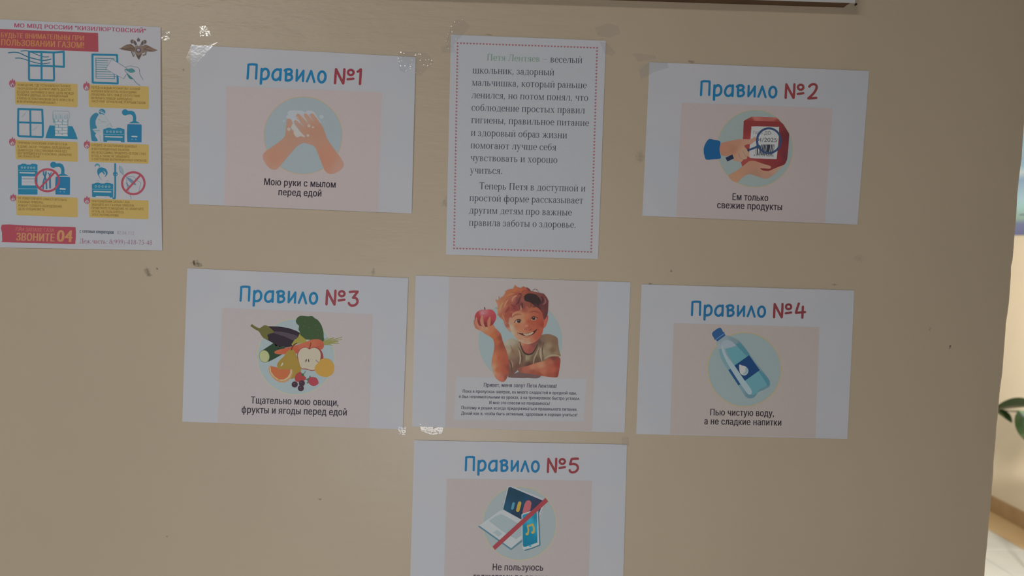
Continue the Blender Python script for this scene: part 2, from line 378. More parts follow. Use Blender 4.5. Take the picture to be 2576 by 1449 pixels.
# ------------------------------------------------------------ setting
def wall_mat(name, base, marks=(), streak=True, rough=.38):
    m, n, l, b = principled(name, rough, spec=.45)
    tc = n.new('ShaderNodeTexCoord')
    nz = n.new('ShaderNodeTexNoise'); nz.inputs['Scale'].default_value = 2.2; nz.inputs['Detail'].default_value = 6
    l.new(tc.outputs['Object'], nz.inputs['Vector'])
    cr = n.new('ShaderNodeValToRGB'); cr.color_ramp.elements[0].position = .3; cr.color_ramp.elements[1].position = .7
    cr.color_ramp.elements[0].color = (base[0] * .95, base[1] * .95, base[2] * .96, 1); cr.color_ramp.elements[1].color = (base[0] * 1.04, base[1] * 1.03, base[2] * 1.03, 1)
    l.new(nz.outputs['Fac'], cr.inputs[0]); last = cr.outputs[0]
    if marks:
        n3 = n.new('ShaderNodeTexNoise'); n3.inputs['Scale'].default_value = 260; n3.inputs['Detail'].default_value = 3
        l.new(tc.outputs['Object'], n3.inputs['Vector'])
        for (x, z, rx, rz, k, ang) in marks:
            mp = n.new('ShaderNodeMapping'); mp.vector_type = 'TEXTURE'
            mp.inputs['Location'].default_value = (x, 0, z); mp.inputs['Rotation'].default_value = (0, ang, 0); mp.inputs['Scale'].default_value = (rx, 1, rz)
            l.new(tc.outputs['Object'], mp.inputs[0])
            ln = n.new('ShaderNodeVectorMath'); ln.operation = 'LENGTH'; l.new(mp.outputs[0], ln.inputs[0])
            ad = n.new('ShaderNodeMath'); ad.operation = 'MULTIPLY_ADD'; ad.inputs[1].default_value = -2.6; l.new(n3.outputs['Fac'], ad.inputs[0]); 
            ad.inputs[2].default_value = 2.35
            m2 = n.new('ShaderNodeMath'); m2.operation = 'SUBTRACT'; l.new(ad.outputs[0], m2.inputs[0]); l.new(ln.outputs['Value'], m2.inputs[1])
            mr = n.new('ShaderNodeMapRange'); mr.inputs[1].default_value = -.05; mr.inputs[2].default_value = .75; mr.inputs[3].default_value = 0; mr.inputs[4].default_value = k; l.new(m2.outputs[0], mr.inputs[0])
            mix = n.new('ShaderNodeMix'); mix.data_type = 'RGBA'; l.new(mr.outputs[0], mix.inputs[0]); l.new(last, mix.inputs[6]); mix.inputs[7].default_value = (.10, .075, .05, 1)
            last = mix.outputs[2]
    l.new(last, b.inputs['Base Color'])
    # brush and trowel marks
    mp = n.new('ShaderNodeMapping'); mp.inputs['Scale'].default_value = (9, 9, 36); mp.inputs['Rotation'].default_value = (0, .07, 0)
    l.new(tc.outputs['Object'], mp.inputs[0])
    n4 = n.new('ShaderNodeTexNoise'); n4.inputs['Scale'].default_value = 1.4; n4.inputs['Detail'].default_value = 5; n4.inputs['Roughness'].default_value = .6
    l.new(mp.outputs[0], n4.inputs['Vector'])
    n5 = n.new('ShaderNodeTexNoise'); n5.inputs['Scale'].default_value = 24; n5.inputs['Detail'].default_value = 5
    l.new(tc.outputs['Object'], n5.inputs['Vector'])
    bp = n.new('ShaderNodeBump'); bp.inputs['Distance'].default_value = .0030
    b2 = n.new('ShaderNodeBump'); b2.inputs['Strength'].default_value = .4; b2.inputs['Distance'].default_value = .0012
    # the trowel strokes are coarse only in one patch (upper left) and nearly smooth elsewhere
    sx = n.new('ShaderNodeMapping'); sx.vector_type = 'TEXTURE'; sx.inputs['Location'].default_value = (-.30, 0, 1.86); sx.inputs['Scale'].default_value = (.52, 1, .34); l.new(tc.outputs['Object'], sx.inputs[0])
    sl = n.new('ShaderNodeVectorMath'); sl.operation = 'LENGTH'; l.new(sx.outputs[0], sl.inputs[0])
    n6 = n.new('ShaderNodeTexNoise'); n6.inputs['Scale'].default_value = 7; l.new(tc.outputs['Object'], n6.inputs['Vector'])
    sa = n.new('ShaderNodeMath'); sa.operation = 'ADD'; l.new(sl.outputs['Value'], sa.inputs[0]); l.new(n6.outputs['Fac'], sa.inputs[1])
    sm_ = n.new('ShaderNodeMapRange'); sm_.inputs[1].default_value = .9; sm_.inputs[2].default_value = 1.7; sm_.inputs[3].default_value = .62; sm_.inputs[4].default_value = .07; l.new(sa.outputs[0], sm_.inputs[0]); l.new(sm_.outputs[0], bp.inputs['Strength'])
    l.new(n4.outputs['Fac'], bp.inputs['Height']); l.new(n5.outputs['Fac'], b2.inputs['Height']); l.new(bp.outputs[0], b2.inputs['Normal']); l.new(b2.outputs[0], b.inputs['Normal'])
    return m

def mk(px, py, rx, rz, k, ang=0):
    p = wall_at(px, py); s_ = 1 / 1850; return (p.x, p.z, rx * s_, rz * s_, k, ang)
MARKS = [mk(496, 664, 13, 8, .62, .3), mk(488, 662, 3, 6, .95), mk(372, 686, 7, 13, .55, -.5), mk(395, 676, 2.5, 3.5, .9, -.5),
         mk(939, 684, 5, 9, .38), mk(2390, 872, 3.5, 6, .85), mk(806, 1256, 5, 3, .5), mk(421, 1350, 4, 3, .4), mk(1610, 393, 12, 16, .22),
         mk(1688, 682, 3, 3, .5), mk(1738, 155, 9, 4, .5), mk(2100, 716, 6, 3, .5), mk(1636, 714, 6, 3, .5), mk(1228, 87, 10, 2, .5),
         mk(2340, 828, 4, 6, .25), mk(2160, 650, 14, 10, .12), mk(462, 176, 3, 3, .4), mk(1120, 510, 10, 14, .2)]
WALLC = (.74, .60, .435)
WALL = wall_mat('glossy_cream_wall_paint', WALLC, MARKS)
HALLC = wall_mat('hall_cream_wall_paint', (.82, .71, .53), ())

# the front wall with its rough plaster corner
edge_px = [(2574, 378), (2573, 400), (2569, 425), (2566, 450), (2562, 490), (2560, 530), (2558, 560), (2555, 590), (2553, 620), (2550, 655), (2546, 672), (2546, 690), (2544, 720),
           (2541, 760), (2537, 790), (2533, 815), (2532, 835), (2530, 860), (2527, 900), (2524, 940), (2521, 960), (2517, 990), (2516, 1005), (2514, 1030), (2512, 1055), (2509, 1075),
           (2508, 1100), (2505, 1130), (2502, 1165), (2501, 1195), (2498, 1225), (2495, 1270), (2491, 1310), (2488, 1345), (2485, 1380), (2481, 1415), (2479, 1449)]
prof = [(wall_at(*q).x, wall_at(*q).z) for q in edge_px]
prof = [(.714 + .003 * math.sin(9 * z), z) for z in (2.7, 2.5, 2.3, 2.1, 1.95, 1.8)] + prof + [(.711 + .003 * math.sin(13 * z), z) for z in (1.0, .8, .6, .4, .2, 0)]
v, f = [], []
rows = []
TH = .16
for x, z in prof:
    r = .003; cs = [(-2.6, 0), (.25, 0), (x - .02, 0), (x - r, .0003), (x - r * .3, .0010), (x, r), (x, TH - r), (x - r, TH), (-2.6, TH)]
    rows.append(len(v)); v += [(a, b, z) for a, b in cs]
K = 9
for i in range(len(rows) - 1):
    for k in range(K):
        a, b = rows[i] + k, rows[i] + (k + 1) % K; f.append((a, b, rows[i + 1] + (k + 1) % K, rows[i + 1] + k))
f.append(tuple(range(K))); f.append(tuple(reversed(range(rows[-1], rows[-1] + K))))
o = mesh_obj('wall_front', v, [tuple(reversed(q)) for q in f], WALL, smooth=False); tag(o, 'cream glossy painted plaster wall carrying the posters', kind='structure')

def struct(name, x0, x1, y0, y1, z0, z1, m, label=None):
    v, f = box_vf(x0, x1, y0, y1, z0, z1); o = mesh_obj(name, v, f, m); tag(o, label, kind='structure'); return o
XR = 3.165
struct('wall_right', XR, XR + .12, -1.5, 6.6, 0, 2.7, HALLC, 'bright cream hall wall seen past the corner')
struct('wall_back', -2.6, XR, 6.6, 6.72, 0, 2.7, HALLC, 'far end wall of the hall')
CEIL, *_ = principled('ceiling_paint', .8, (.78, .76, .72))
struct('ceiling', -2.6, XR + .12, 0, 6.72, 2.7, 2.8, CEIL)
# baseboard of brown tile and tiled floor (slabs recessed by grout)
BASEM, n, l, b = principled('brown_skirting_tile', .4, (.42, .27, .13)); 
tc = n.new('ShaderNodeTexCoord'); nz = n.new('ShaderNodeTexNoise'); nz.inputs['Scale'].default_value = 12; cr = n.new('ShaderNodeValToRGB')
cr.color_ramp.elements[0].color = (.36, .22, .10, 1); cr.color_ramp.elements[1].color = (.50, .34, .18, 1)
l.new(tc.outputs['Object'], nz.inputs['Vector']); l.new(nz.outputs['Fac'], cr.inputs[0]); l.new(cr.outputs[0], b.inputs['Base Color'])
v, f = box_vf(XR - .014, XR, .2, 6.6, 0, .095)
o = mesh_obj('baseboard_right', v, f, BASEM); tag(o, 'brown skirting along the hall wall', kind='structure')
def tile_mat(name, c1, c2):
    m, n, l, b = principled(name, .3, c1); tc = n.new('ShaderNodeTexCoord'); nz = n.new('ShaderNodeTexNoise'); nz.inputs['Scale'].default_value = 3; nz.inputs['Detail'].default_value = 5
    cr = n.new('ShaderNodeValToRGB'); cr.color_ramp.elements[0].position = .35; cr.color_ramp.elements[1].position = .65; cr.color_ramp.elements[0].color = (*c1, 1); cr.color_ramp.elements[1].color = (*c2, 1)
    l.new(tc.outputs['Object'], nz.inputs['Vector']); l.new(nz.outputs['Fac'], cr.inputs[0]); l.new(cr.outputs[0], b.inputs['Base Color']); return m
TILE = tile_mat('pale_floor_tile', (.47, .49, .47), (.54, .55, .52)); TAN = tile_mat('tan_border_tile', (.55, .39, .20), (.62, .46, .26))
GROUT, *_ = principled('light_grout', .8, (.66, .65, .60))
fl = struct('floor', -2.6, XR, -3.2, 6.6, -.08, -.004, GROUT, 'tiled hall floor')
def tile_mesh(w, d, m, nm):
    v, f = box_vf(.003, w - .003, .003, d - .003, -.006, 0); me = bpy.data.meshes.new(nm); me.from_pydata(v, [], f); me.materials.append(m); return me
tm, bm_ = tile_mesh(.30, .60, TILE, 'tile'), tile_mesh(.235, .60, TAN, 'border_tile')
BX = XR - .235
for j in range(1, 10):
    y = -.2 + j * .6
    o = bpy.data.objects.new('border_tile', bm_); COL.objects.link(o); o.parent = fl; o.location = (BX, y, 0)
    for i in range(1, 8):
        o = bpy.data.objects.new('tile', tm); COL.objects.link(o); o.parent = fl; o.location = (BX - i * .30 + .14 * 0, y, 0)

# ------------------------------------------------------------ notice board at the top
WHITE_B, *_ = principled('white_board_face', .35, (.80, .80, .82)); BROWN, n, l, b = principled('brown_fibreboard', .7, (.30, .17, .09))
tc = n.new('ShaderNodeTexCoord'); nz = n.new('ShaderNodeTexNoise'); nz.inputs['Scale'].default_value = 60; cr = n.new('ShaderNodeValToRGB')
cr.color_ramp.elements[0].color = (.10, .050, .022, 1); cr.color_ramp.elements[1].color = (.17, .095, .05, 1)
l.new(tc.outputs['Object'], nz.inputs['Vector']); l.new(nz.outputs['Fac'], cr.inputs[0]); l.new(cr.outputs[0], b.inputs['Base Color'])
q0, q1 = wall_at(1980, 1.0, .027), wall_at(2151, 6.5, .027)
dr = (q1 - q0).normalized(); up = Vector((-dr.z, 0, dr.x))
root = empty('notice_board', q1 - dr * .55); tag(root, 'white notice board with brown fibreboard edge hanging above the posters', 'board')
def slab(name, a0, a1, b0, b1, y0, y1, m):
    v, f = box_vf(a0, a1, y0, y1, b0, b1)
    v = [(q1 + dr * x + up * z + Vector((0, y - q1.y, 0))) for x, y, z in v]
    return mesh_obj(name, v, f, m, root, root.location)
slab('front_panel', -1.15, 0, 0, .62, -.027, -.0245, WHITE_B)
slab('backing', -1.145, -.003, .0015, .615, -.0245, -.001, BROWN)
nl = wall_at(2157, 9, .006)
v, f = [], []
for i in range(10):
    a = i * .628; v += [(nl.x + .0013 * math.cos(a), nl.y + .003, nl.z + .0013 * math.sin(a)), (nl.x + .0013 * math.cos(a), nl.y + .0065, nl.z + .0013 * math.sin(a))]
for i in range(10): f.append((2 * i, 2 * i + 1, (2 * i + 3) % 20, (2 * i + 2) % 20))
f.append(tuple(range(0, 20, 2)))
DARK, *_ = principled('dark_nail_metal', .4, (.03, .025, .02))
tag(mesh_obj('nail', v, f, DARK), 'small dark nail beside the lower right corner of the white board', 'nail')
BLUE, RED, BLK = (24, 96, 134), (120, 48, 56), (42, 36, 46)
BLUE2, RED2 = (26, 84, 120), (108, 46, 48)
h3 = lambda p: C(590, 700, 7.806, p)
HEAD = {  # hand-lettered heading, one stroke list per letter
 'П': [[(118, 440), (126, 320), (133, 178)], [(133, 174), (165, 168), (220, 166), (292, 172)], [(293, 176), (288, 300), (281, 440)]],
 'р': [[(390, 252), (382, 400), (375, 535)], [(395, 300), (430, 258), (470, 250), (507, 275), (524, 330), (514, 395), (478, 438), (425, 450), (392, 440)]],
 'а': [[(735, 268), (690, 258), (640, 285), (606, 340), (600, 400), (622, 446), (665, 462), (708, 445), (738, 410)], [(755, 255), (750, 360), (745, 462)]],
 'в': [[(835, 278), (862, 268)], [(860, 268), (856, 465)], [(845, 268), (890, 254), (940, 258), (968, 288), (955, 328), (912, 350), (870, 352)], [(910, 350), (955, 366), (974, 410), (948, 455), (890, 470), (856, 467)]],
 'и': [[(1070, 265), (1066, 370), (1062, 472)], [(1062, 468), (1130, 380), (1195, 280)], [(1195, 280), (1190, 380), (1185, 478)]],
 'л': [[(1262, 483), (1300, 390), (1342, 282)], [(1342, 282), (1375, 390), (1405, 494)]],
 'о': [ellipse(1550, 395, 69, 104, 28, .08) + [(1619, 398)]],
 'N': [[(1805, 512), (1812, 380), (1822, 243)], [(1822, 243), (1890, 380), (1960, 515)], [(1962, 515), (1976, 380), (1982, 245)]],
 'o': [ellipse(2106, 304, 54, 50, 24) + [(2160, 304)], [(2045, 436), (2100, 430), (2158, 422)]],
 '3': [[(2265, 270), (2345, 262), (2418, 264)], [(2418, 264), (2372, 325), (2328, 382)], [(2328, 384), (2378, 388), (2410, 425), (2410, 480), (2370, 525), (2305, 538), (2262, 518), (2244, 488)]],
}
HA, HB = (604.1, 758.3), (841.3, 768.5)
def heading(sh, a, b, digit, c1, c2, w=6.15):
    vx, vy = HB[0] - HA[0], HB[1] - HA[1]; d = vx * vx + vy * vy
    ux, uy = b[0] - a[0], b[1] - a[1]
    kr, ki = (ux * vx + uy * vy) / d, (uy * vx - ux * vy) / d; k = math.hypot(kr, ki)
    def m(p): x, y = p[0] - HA[0], p[1] - HA[1]; return (a[0] + kr * x - ki * y, a[1] + ki * x + kr * y)
    pr = sh.P()
    for ch in 'Правило':
        for st in HEAD[ch]:
            pr.stroke([m(q) for q in h3(st)], w * k * (.92 if ch in 'ПиΛл' else 1), c1, 4, sm=3)
    pr.build('heading_word', sh.root, 'blue hand-lettered heading word')
    pr = sh.P()
    for ch in 'No':
        for st in HEAD[ch]: pr.stroke([m(q) for q in h3(st)], w * k * (.95 if ch == 'o' else 1), c2, 4, sm=3)
    for st in (digit if digit else [[m(q) for q in h3(st)] for st in HEAD['3']]): pr.stroke(st, w * k, c2, 4, sm=4)
    pr.build('heading_number', sh.root, 'dark red hand-lettered number')
def caption(sh, lines, cap, col, name='caption', bold=.018):
    pr = sh.P()
    for t, p0, p1 in lines: text(pr, t, p0, p1, cap, col, 5, bold)
    return pr.build(name, sh.root)
def disc(sh, cx, cy, rx, ry, fill, rim, w=1.5):
    pr = sh.P().poly(ellipse(cx, cy, rx, ry, 72), fill, 2)
    o = pr.build('picture_disc', sh.root)
    sh.P().ring(cx, cy, rx, ry, w, rim, 3).build('disc_outline', o)
    return o

# ---- poster with rule 1
R1 = (147, 146, 149)
s1 = Sheet([(480.6, 113.7), (1046, 144), (1036, 537.3), (476.7, 513.6)], R1, 'rule 1 poster with two soapy hands washing, left of the text sheet',
           lifts=(.0005, .0016, .0020, .0005), group='landscape rule posters')
s1.panel([(569.9, 216.9), (961, 232), (950.6, 532.6), (564.8, 516.4)], (153, 141, 139), label='pale pink printed panel')
heading(s1, (621.6, 199.6), (863.3, 212.4), [C(460, 100, 3.293, [(1449, 265), (1463, 256), (1474, 246)]), C(460, 100, 3.293, [(1475, 248), (1471, 305), (1467, 366)])], BLUE, RED)
caption(s1, [('Мою руки с мылом', (664.5, 465.2), (844.3, 472.2)), ('перед едой', (700.5, 491.2), (808.6, 494.6))], 17, BLK)
d = disc(s1, 762.5, 340.8, 98.4, 97.3, (131, 139, 142), (152, 136, 104))
K1 = lambda p: C(640, 230, 9.985, p)
pr = s1.P()
pr.poly(smooth(K1([(830, 690), (800, 620), (845, 585), (830, 530), (880, 485), (1000, 470), (1110, 480), (1190, 480), (1270, 525), (1310, 492), (1400, 480), (1490, 505), (1545, 580), (1600, 680), (1680, 790), (1600, 760), (1450, 700), (1250, 760), (1000, 800)]), 3), (148, 150, 155), 4)
for x, y, r in ((1685, 635, 52), (740, 745, 26), (1745, 755, 12)): pr.disc(*K1([(x, y)])[0], r / 10, (143, 150, 153), 4)
pr.build('foam', d, 'white soap foam')
pr = s1.P()
sk = [(690, 400, (155, 112, 92)), (735, 340, (150, 114, 96)), (660, 412, (156, 118, 104)), (745, 310, (150, 120, 106)), (820, 400, (156, 110, 90)), (862, 425, (158, 120, 106)), (790, 330, (152, 112, 94)), (760, 350, (150, 115, 100)), (775, 290, (154, 122, 106)), (700, 425, (154, 118, 102))]
pr.poly(smooth(K1([(815, 710), (865, 680), (915, 700), (950, 760), (950, 820), (920, 900), (925, 945), (990, 1000), (1000, 1080), (1060, 1140), (1160, 1120), (1300, 1150), (1290, 1290), (1230, 1292), (1170, 1320), (1060, 1390), (900, 1570), (760, 1730), (650, 1870), (595, 1930), (540, 1965), (460, 1965), (380, 1930), (300, 1845), (235, 1740), (208, 1640), (230, 1560), (300, 1490), (420, 1410), (560, 1310), (700, 1200), (768, 1110), (785, 980), (800, 830)]), 2), None, 5, grad=sk)
pr.poly(smooth(K1([(990, 765), (1000, 740), (1030, 722), (1070, 740), (1140, 800), (1238, 882), (1150, 780), (1080, 700), (1048, 640), (1050, 590), (1080, 565), (1120, 565), (1165, 610), (1260, 710), (1372, 822), (1300, 710), (1240, 610), (1245, 570), (1270, 552), (1310, 560), (1350, 600), (1410, 670), (1472, 732), (1420, 650), (1393, 600), (1400, 570), (1430, 553), (1480, 562), (1520, 610), (1620, 750), (1720, 900), (1790, 1080), (1835, 1200), (1960, 1390), (2100, 1580), (2210, 1740), (2245, 1840), (2215, 1920), (2130, 2000), (2030, 2052), (1920, 2075), (1830, 2050), (1760, 1980), (1710, 1860), (1640, 1680), (1545, 1440), (1490, 1370), (1400, 1330), (1250, 1290), (1200, 1220), (1272, 1140), (1200, 1060), (1130, 970), (1060, 880)]), 2), None, 6, grad=sk)
pr.build('hands', d, 'two peach-coloured hands rubbing together')
pr = s1.P().poly(smooth(K1([(950, 830), (985, 790), (1010, 830), (1070, 910), (1130, 990), (1200, 1060), (1272, 1135), (1240, 1145), (1160, 1122), (1080, 1155), (1020, 1110), (985, 1040), (990, 985), (925, 930), (925, 880)]), 2), (162, 150, 145), 7)
for a in (((1070, 640), (1150, 780), (1240, 885)), ((1170, 600), (1270, 710), (1375, 830)), ((1370, 590), (1410, 660), (1472, 735))): pr.stroke(K1(a), 2.6, (160, 140, 132), 7, taper=lambda t: 1 - .8 * t)
for x, y, r in ((865, 950, 42), (1370, 865, 38), (1470, 900, 25), (1345, 1105, 33)): pr.disc(*K1([(x, y)])[0], r / 10, (164, 145, 136), 7)
pr.build('soap_lather', d, 'white lather between the fingers')

# ---- poster with rule 2
R2 = (136, 132, 137)
s2 = Sheet([(1633.5, 156.4), (2185.4, 179), (2155.9, 565.2), (1615.5, 543)], R2, 'rule 2 poster with a magnifying glass over a red package, top right of the group',
           lifts=(.0005, .0010, .0020, .0005), group='landscape rule posters')
s2.panel([(1714.9, 258), (2093.8, 272.9), (2074, 561), (1701, 546.2)], (139, 125, 125), label='pale pink printed panel')
heading(s2, (1762.4, 241.2), (1996.2, 248.9), [C(1740, 190, 7.806, q) for q in ([(2308, 218), (2345, 182), (2400, 170), (2445, 195), (2450, 250), (2410, 330), (2350, 395), (2290, 450)], [(2290, 450), (2370, 446), (2446, 440)])], BLUE2, RED2)
caption(s2, [('Ем только', (1842.2, 503.3), (1932.3, 505.9)), ('свежие продукты', (1803.4, 523.8), (1966.7, 529.1))], 17, (42, 34, 42))
d = disc(s2, 1899, 374, 95.5, 97, (118, 124, 124), (140, 126, 98))
K2 = lambda p: C(1750, 270, 9.985, p)
pr = s2.P()
pr.poly(K2([(1205, 345), (1250, 318), (1400, 238), (1600, 236), (2020, 252), (2080, 300), (2140, 372)]), None, 4, grad=[(1900, 296, (146, 84, 78)), (1890, 303, (118, 50, 48)), (1950, 295, (140, 84, 78)), (1875, 303, (110, 44, 44)), (1955, 305, (118, 52, 50))], edge=4)
pr.poly(K2([(1205, 350), (1225, 335), (1700, 345), (2130, 365), (2200, 425), (2345, 655), (2350, 700), (2330, 1000), (2300, 1300), (2260, 1400), (2200, 1462), (1990, 1560), (1830, 1605), (1600, 1580), (1165, 1475), (1135, 1375), (1160, 1200), (1190, 760)]), None, 5,
        grad=[(1880, 315, (106, 42, 42)), (1960, 318, (104, 42, 42)), (1978, 340, (84, 36, 40)), (1975, 395, (84, 38, 44)), (1960, 400, (108, 40, 44)), (1940, 420, (106, 42, 42)), (1875, 410, (126, 54, 52)), (1885, 365, (122, 52, 52)), (1968, 420, (92, 36, 40))])
pr.build('package', d, 'dark red package')
pr = s2.P().poly(smooth(K2([(1400, 520), (1425, 480), (1700, 480), (2060, 492), (2092, 520), (2085, 800), (2040, 1240), (2030, 1290), (1990, 1300), (1600, 1285), (1390, 1275), (1350, 1240), (1345, 1100), (1375, 800)]), 2), (146, 141, 148), 6)
o = pr.build('package_label', d, 'white label printed on the package')
pr = s2.P(); tk = (52, 52, 60)
text(pr, 'Годен', K2([(1448, 668)])[0], K2([(1690, 678)])[0], 7.5, (80, 78, 84), 7, .0); text(pr, 'ДО:', K2([(1722, 690)])[0], K2([(1905, 694)])[0], 9.5, tk, 7, .0)
text(pr, '04', K2([(1530, 862)])[0], K2([(1650, 864)])[0], 10.5, tk, 7, .0); text(pr, '/2025', K2([(1665, 866)])[0], K2([(2038, 872)])[0], 11, tk, 7, .0)
text(pr, '4 612754 40094', K2([(1452, 1222)])[0], K2([(1955, 1240)])[0], 4.4, (60, 58, 64), 7, .01)
rr = random.Random(3); x = 1508
while x < 1955:
    w = rr.choice((8, 10, 14, 22, 30)); a = min(1, max(0, (x - 1508) / 450))
    pr.poly(K2([(x + 40 * (a > .1), 935 if a > .18 else 1010), (x + w + 40 * (a > .1), 935 if a > .18 else 1010), (x + w, 1195), (x, 1190)]), (50, 50, 58), 7); x += w + rr.choice((9, 12, 16))
pr.poly(K2([(1800, 935), (1862, 937), (1850, 1120), (1795, 1118)]), (40, 40, 48), 7)
pr.build('label_lettering', d)
pr = s2.P()
pr.poly(smooth(K2([(635, 905), (850, 850), (1050, 805), (1170, 800), (1380, 800), (1480, 745), (1512, 770), (1515, 830), (1450, 880), (1370, 940), (1350, 925), (1290, 930), (1222, 965), (1240, 1000), (1290, 1060), (1345, 1150), (1345, 1245), (1292, 1225), (1285, 1290), (1200, 1312), (1150, 1370), (1050, 1360), (930, 1325), (960, 1285), (920, 1190), (780, 1225), (640, 1200), (603, 1050)]), 2), None, 8,
        grad=[(1820, 370, (142, 96, 80)), (1845, 375, (136, 92, 76)), (1890, 350, (152, 106, 92)), (1860, 392, (150, 110, 92)), (1870, 385, (156, 116, 98)), (1815, 395, (140, 96, 80)), (1850, 355, (142, 100, 84)), (1875, 395, (152, 114, 98))])
for a in ([(1080, 1150), (1110, 1260), (1180, 1300)], [(1180, 1080), (1230, 1180), (1280, 1250)]): pr.stroke(K2(a), 1, (128, 88, 76), 9, sm=3)
pr.poly(smooth(K2([(820, 1712), (1000, 1610), (1180, 1480), (1330, 1360), (1400, 1342), (1500, 1350), (1700, 1420), (1870, 1470), (1892, 1510), (1850, 1545), (1720, 1532), (1615, 1532), (1700, 1590), (1830, 1600), (1950, 1550), (2190, 1452), (2192, 1480), (2060, 1590), (1950, 1700), (1800, 1790), (1680, 1780), (1480, 1712), (1350, 1680), (1250, 1712), (1130, 1800), (1040, 1888), (950, 1860), (870, 1800)]), 2), None, 8,
        grad=[(1850, 450, (146, 104, 84)), (1895, 415, (142, 100, 84)), (1930, 420, (148, 106, 90)), (1930, 445, (140, 104, 90)), (1960, 425, (152, 112, 96)), (1900, 440, (134, 98, 84)), (1840, 455, (140, 108, 88))])
pr.build('hands', d, 'two hands, one holding the package and one the magnifying glass')
s2.P().poly(smooth(K2([(345, 795), (450, 815), (560, 832), (622, 870), (612, 960), (600, 1050), (612, 1160), (636, 1240), (610, 1290), (420, 1308), (262, 1315), (222, 1220), (203, 1130), (205, 1020), (262, 880)]), 2), (24, 68, 108), 9).build('sleeve', d, 'blue sleeve cuff')
pr = s2.P().ring(*K2([(1838, 838)])[0], 29.8, 31, 5.2, (44, 58, 86), 9)
pr.stroke(K2([(1560, 985), (1320, 1080)]), 5, (42, 58, 84), 9).poly(K2([(1290, 1020), (1330, 1050), (1350, 1110), (1330, 1110)]), (34, 44, 70), 9)
pr.poly(K2([(1520, 940), (1620, 950), (1660, 1040), (1540, 1010)]), (42, 58, 84), 9)
pr.poly(K2([(750, 1265), (922, 1183), (962, 1285), (795, 1360)]), (32, 36, 58), 9)
pr.build('magnifying_glass', d, 'dark blue magnifying glass')

# ---- poster with rule 3
R3 = (152, 152, 158)
s3 = Sheet([(471.9, 674.6), (1027.5, 699.5), (1013.6, 1079.6), (459.1, 1060.2)], R3, 'rule 3 poster with vegetables and fruit on a blue disc, left of the boy poster',
           lifts=(.0005, .0014, .0016, .0005), group='landscape rule posters')
s3.panel([(558.4, 774.8), (938, 790.6), (929.3, 1076.3), (547.8, 1062.9)], (154, 146, 147), label='pale pink printed panel')
heading(s3, HA, HB, None, (30, 100, 140), (124, 58, 66))
caption(s3, [('Тщательно мою овощи,', (630.7, 1014.6), (851.6, 1021.0)), ('фрукты и ягоды перед едой', (607.9, 1038.2), (872.2, 1045.2))], 17.2, (48, 42, 54))
d = disc(s3, 744.2, 897.5, 97, 95.3, (137, 148, 153), (174, 156, 124))
K3 = lambda p: C(620, 780, 9.985, p)
def part3(nm, polys, lab=None, ly=4):
    pr = s3.P()
    for k, (pts, col, sm) in enumerate(polys): pr.poly(smooth(K3(pts), 3) if sm else K3(pts), col, ly + k)
    return pr.build(nm, d, lab)
part3('zucchini', [([(410, 1005), (670, 835), (950, 900), (1000, 1060), (870, 1130), (700, 1225), (550, 1300), (480, 1200)], (40, 58, 42), 0), (ellipse(452, 1160, 132, 160, 30, -.25), (72, 88, 60), 0), (ellipse(450, 1160, 122, 150, 30, -.25), (150, 153, 114), 0)], 'dark green zucchini with pale cut end')
part3('eggplant', [([(530, 405), (800, 412), (1050, 450), (1250, 520), (1345, 572), (1290, 690), (1180, 790), (1130, 860), (1160, 905), (950, 950), (800, 985), (700, 850), (545, 758), (520, 630)], (44, 34, 44), 0),
                   ([(680, 530), (900, 545), (1100, 590), (1295, 650), (1240, 720), (1180, 765), (950, 662), (680, 575)], (70, 60, 70), 0),
                   ([(135, 350), (180, 385), (245, 425), (300, 450), (345, 452), (390, 420), (440, 385), (490, 383), (540, 402), (600, 450), (690, 535), (675, 572), (590, 590), (520, 630), (545, 690), (542, 772), (480, 730), (420, 700), (370, 630), (330, 560), (290, 520), (230, 495), (150, 440), (95, 400)], (90, 88, 48), 0)], 'dark purple eggplant with green cap')
part3('broccoli', [([(1345, 590), (1400, 660), (1480, 730), (1520, 800), (1400, 830), (1280, 850), (1150, 890), (1128, 855), (1160, 810), (1200, 760), (1215, 730), (1270, 690), (1300, 620)], (132, 124, 60), 1),
                   (ellipse(1540, 765, 42, 34, 16), (142, 146, 132), 0),
                   ([(1240, 285), (1262, 215), (1310, 165), (1370, 145), (1450, 148), (1540, 158), (1650, 152), (1710, 200), (1790, 250), (1860, 340), (1905, 440), (1935, 560), (1940, 680), (1950, 780), (1800, 790), (1580, 745), (1490, 735), (1420, 680), (1350, 620), (1345, 560), (1308, 490), (1320, 400), (1270, 350)], (54, 72, 46), 1)], 'dark green broccoli with yellow-green stem')
pr = s3.P()
for x, y in ((1465, 290), (1440, 400), (1740, 385), (1790, 490), (1660, 650), (1560, 440), (1800, 650)): pr.disc(*K3([(x, y)])[0], 1.2, (72, 88, 60), 7)
pr.build('broccoli_speckles', d, kind='stuff')
pr = s3.P()
for a, b, w in (((1945, 830), (2400, 680), 2.4), ((1950, 840), (2405, 732), 2.2), ((1945, 850), (2320, 835), 3), ((1950, 865), (2170, 885), 2), ((1950, 800), (2190, 700), 4), ((1945, 760), (2060, 690), 1.6), ((1980, 830), (2300, 790), 4)): pr.stroke(K3([a, ((a[0] + b[0]) / 2, (a[1] + b[1]) / 2 - 8), b]), w, (124, 122, 74), 6, taper=lambda t: 1.3 - .7 * t)
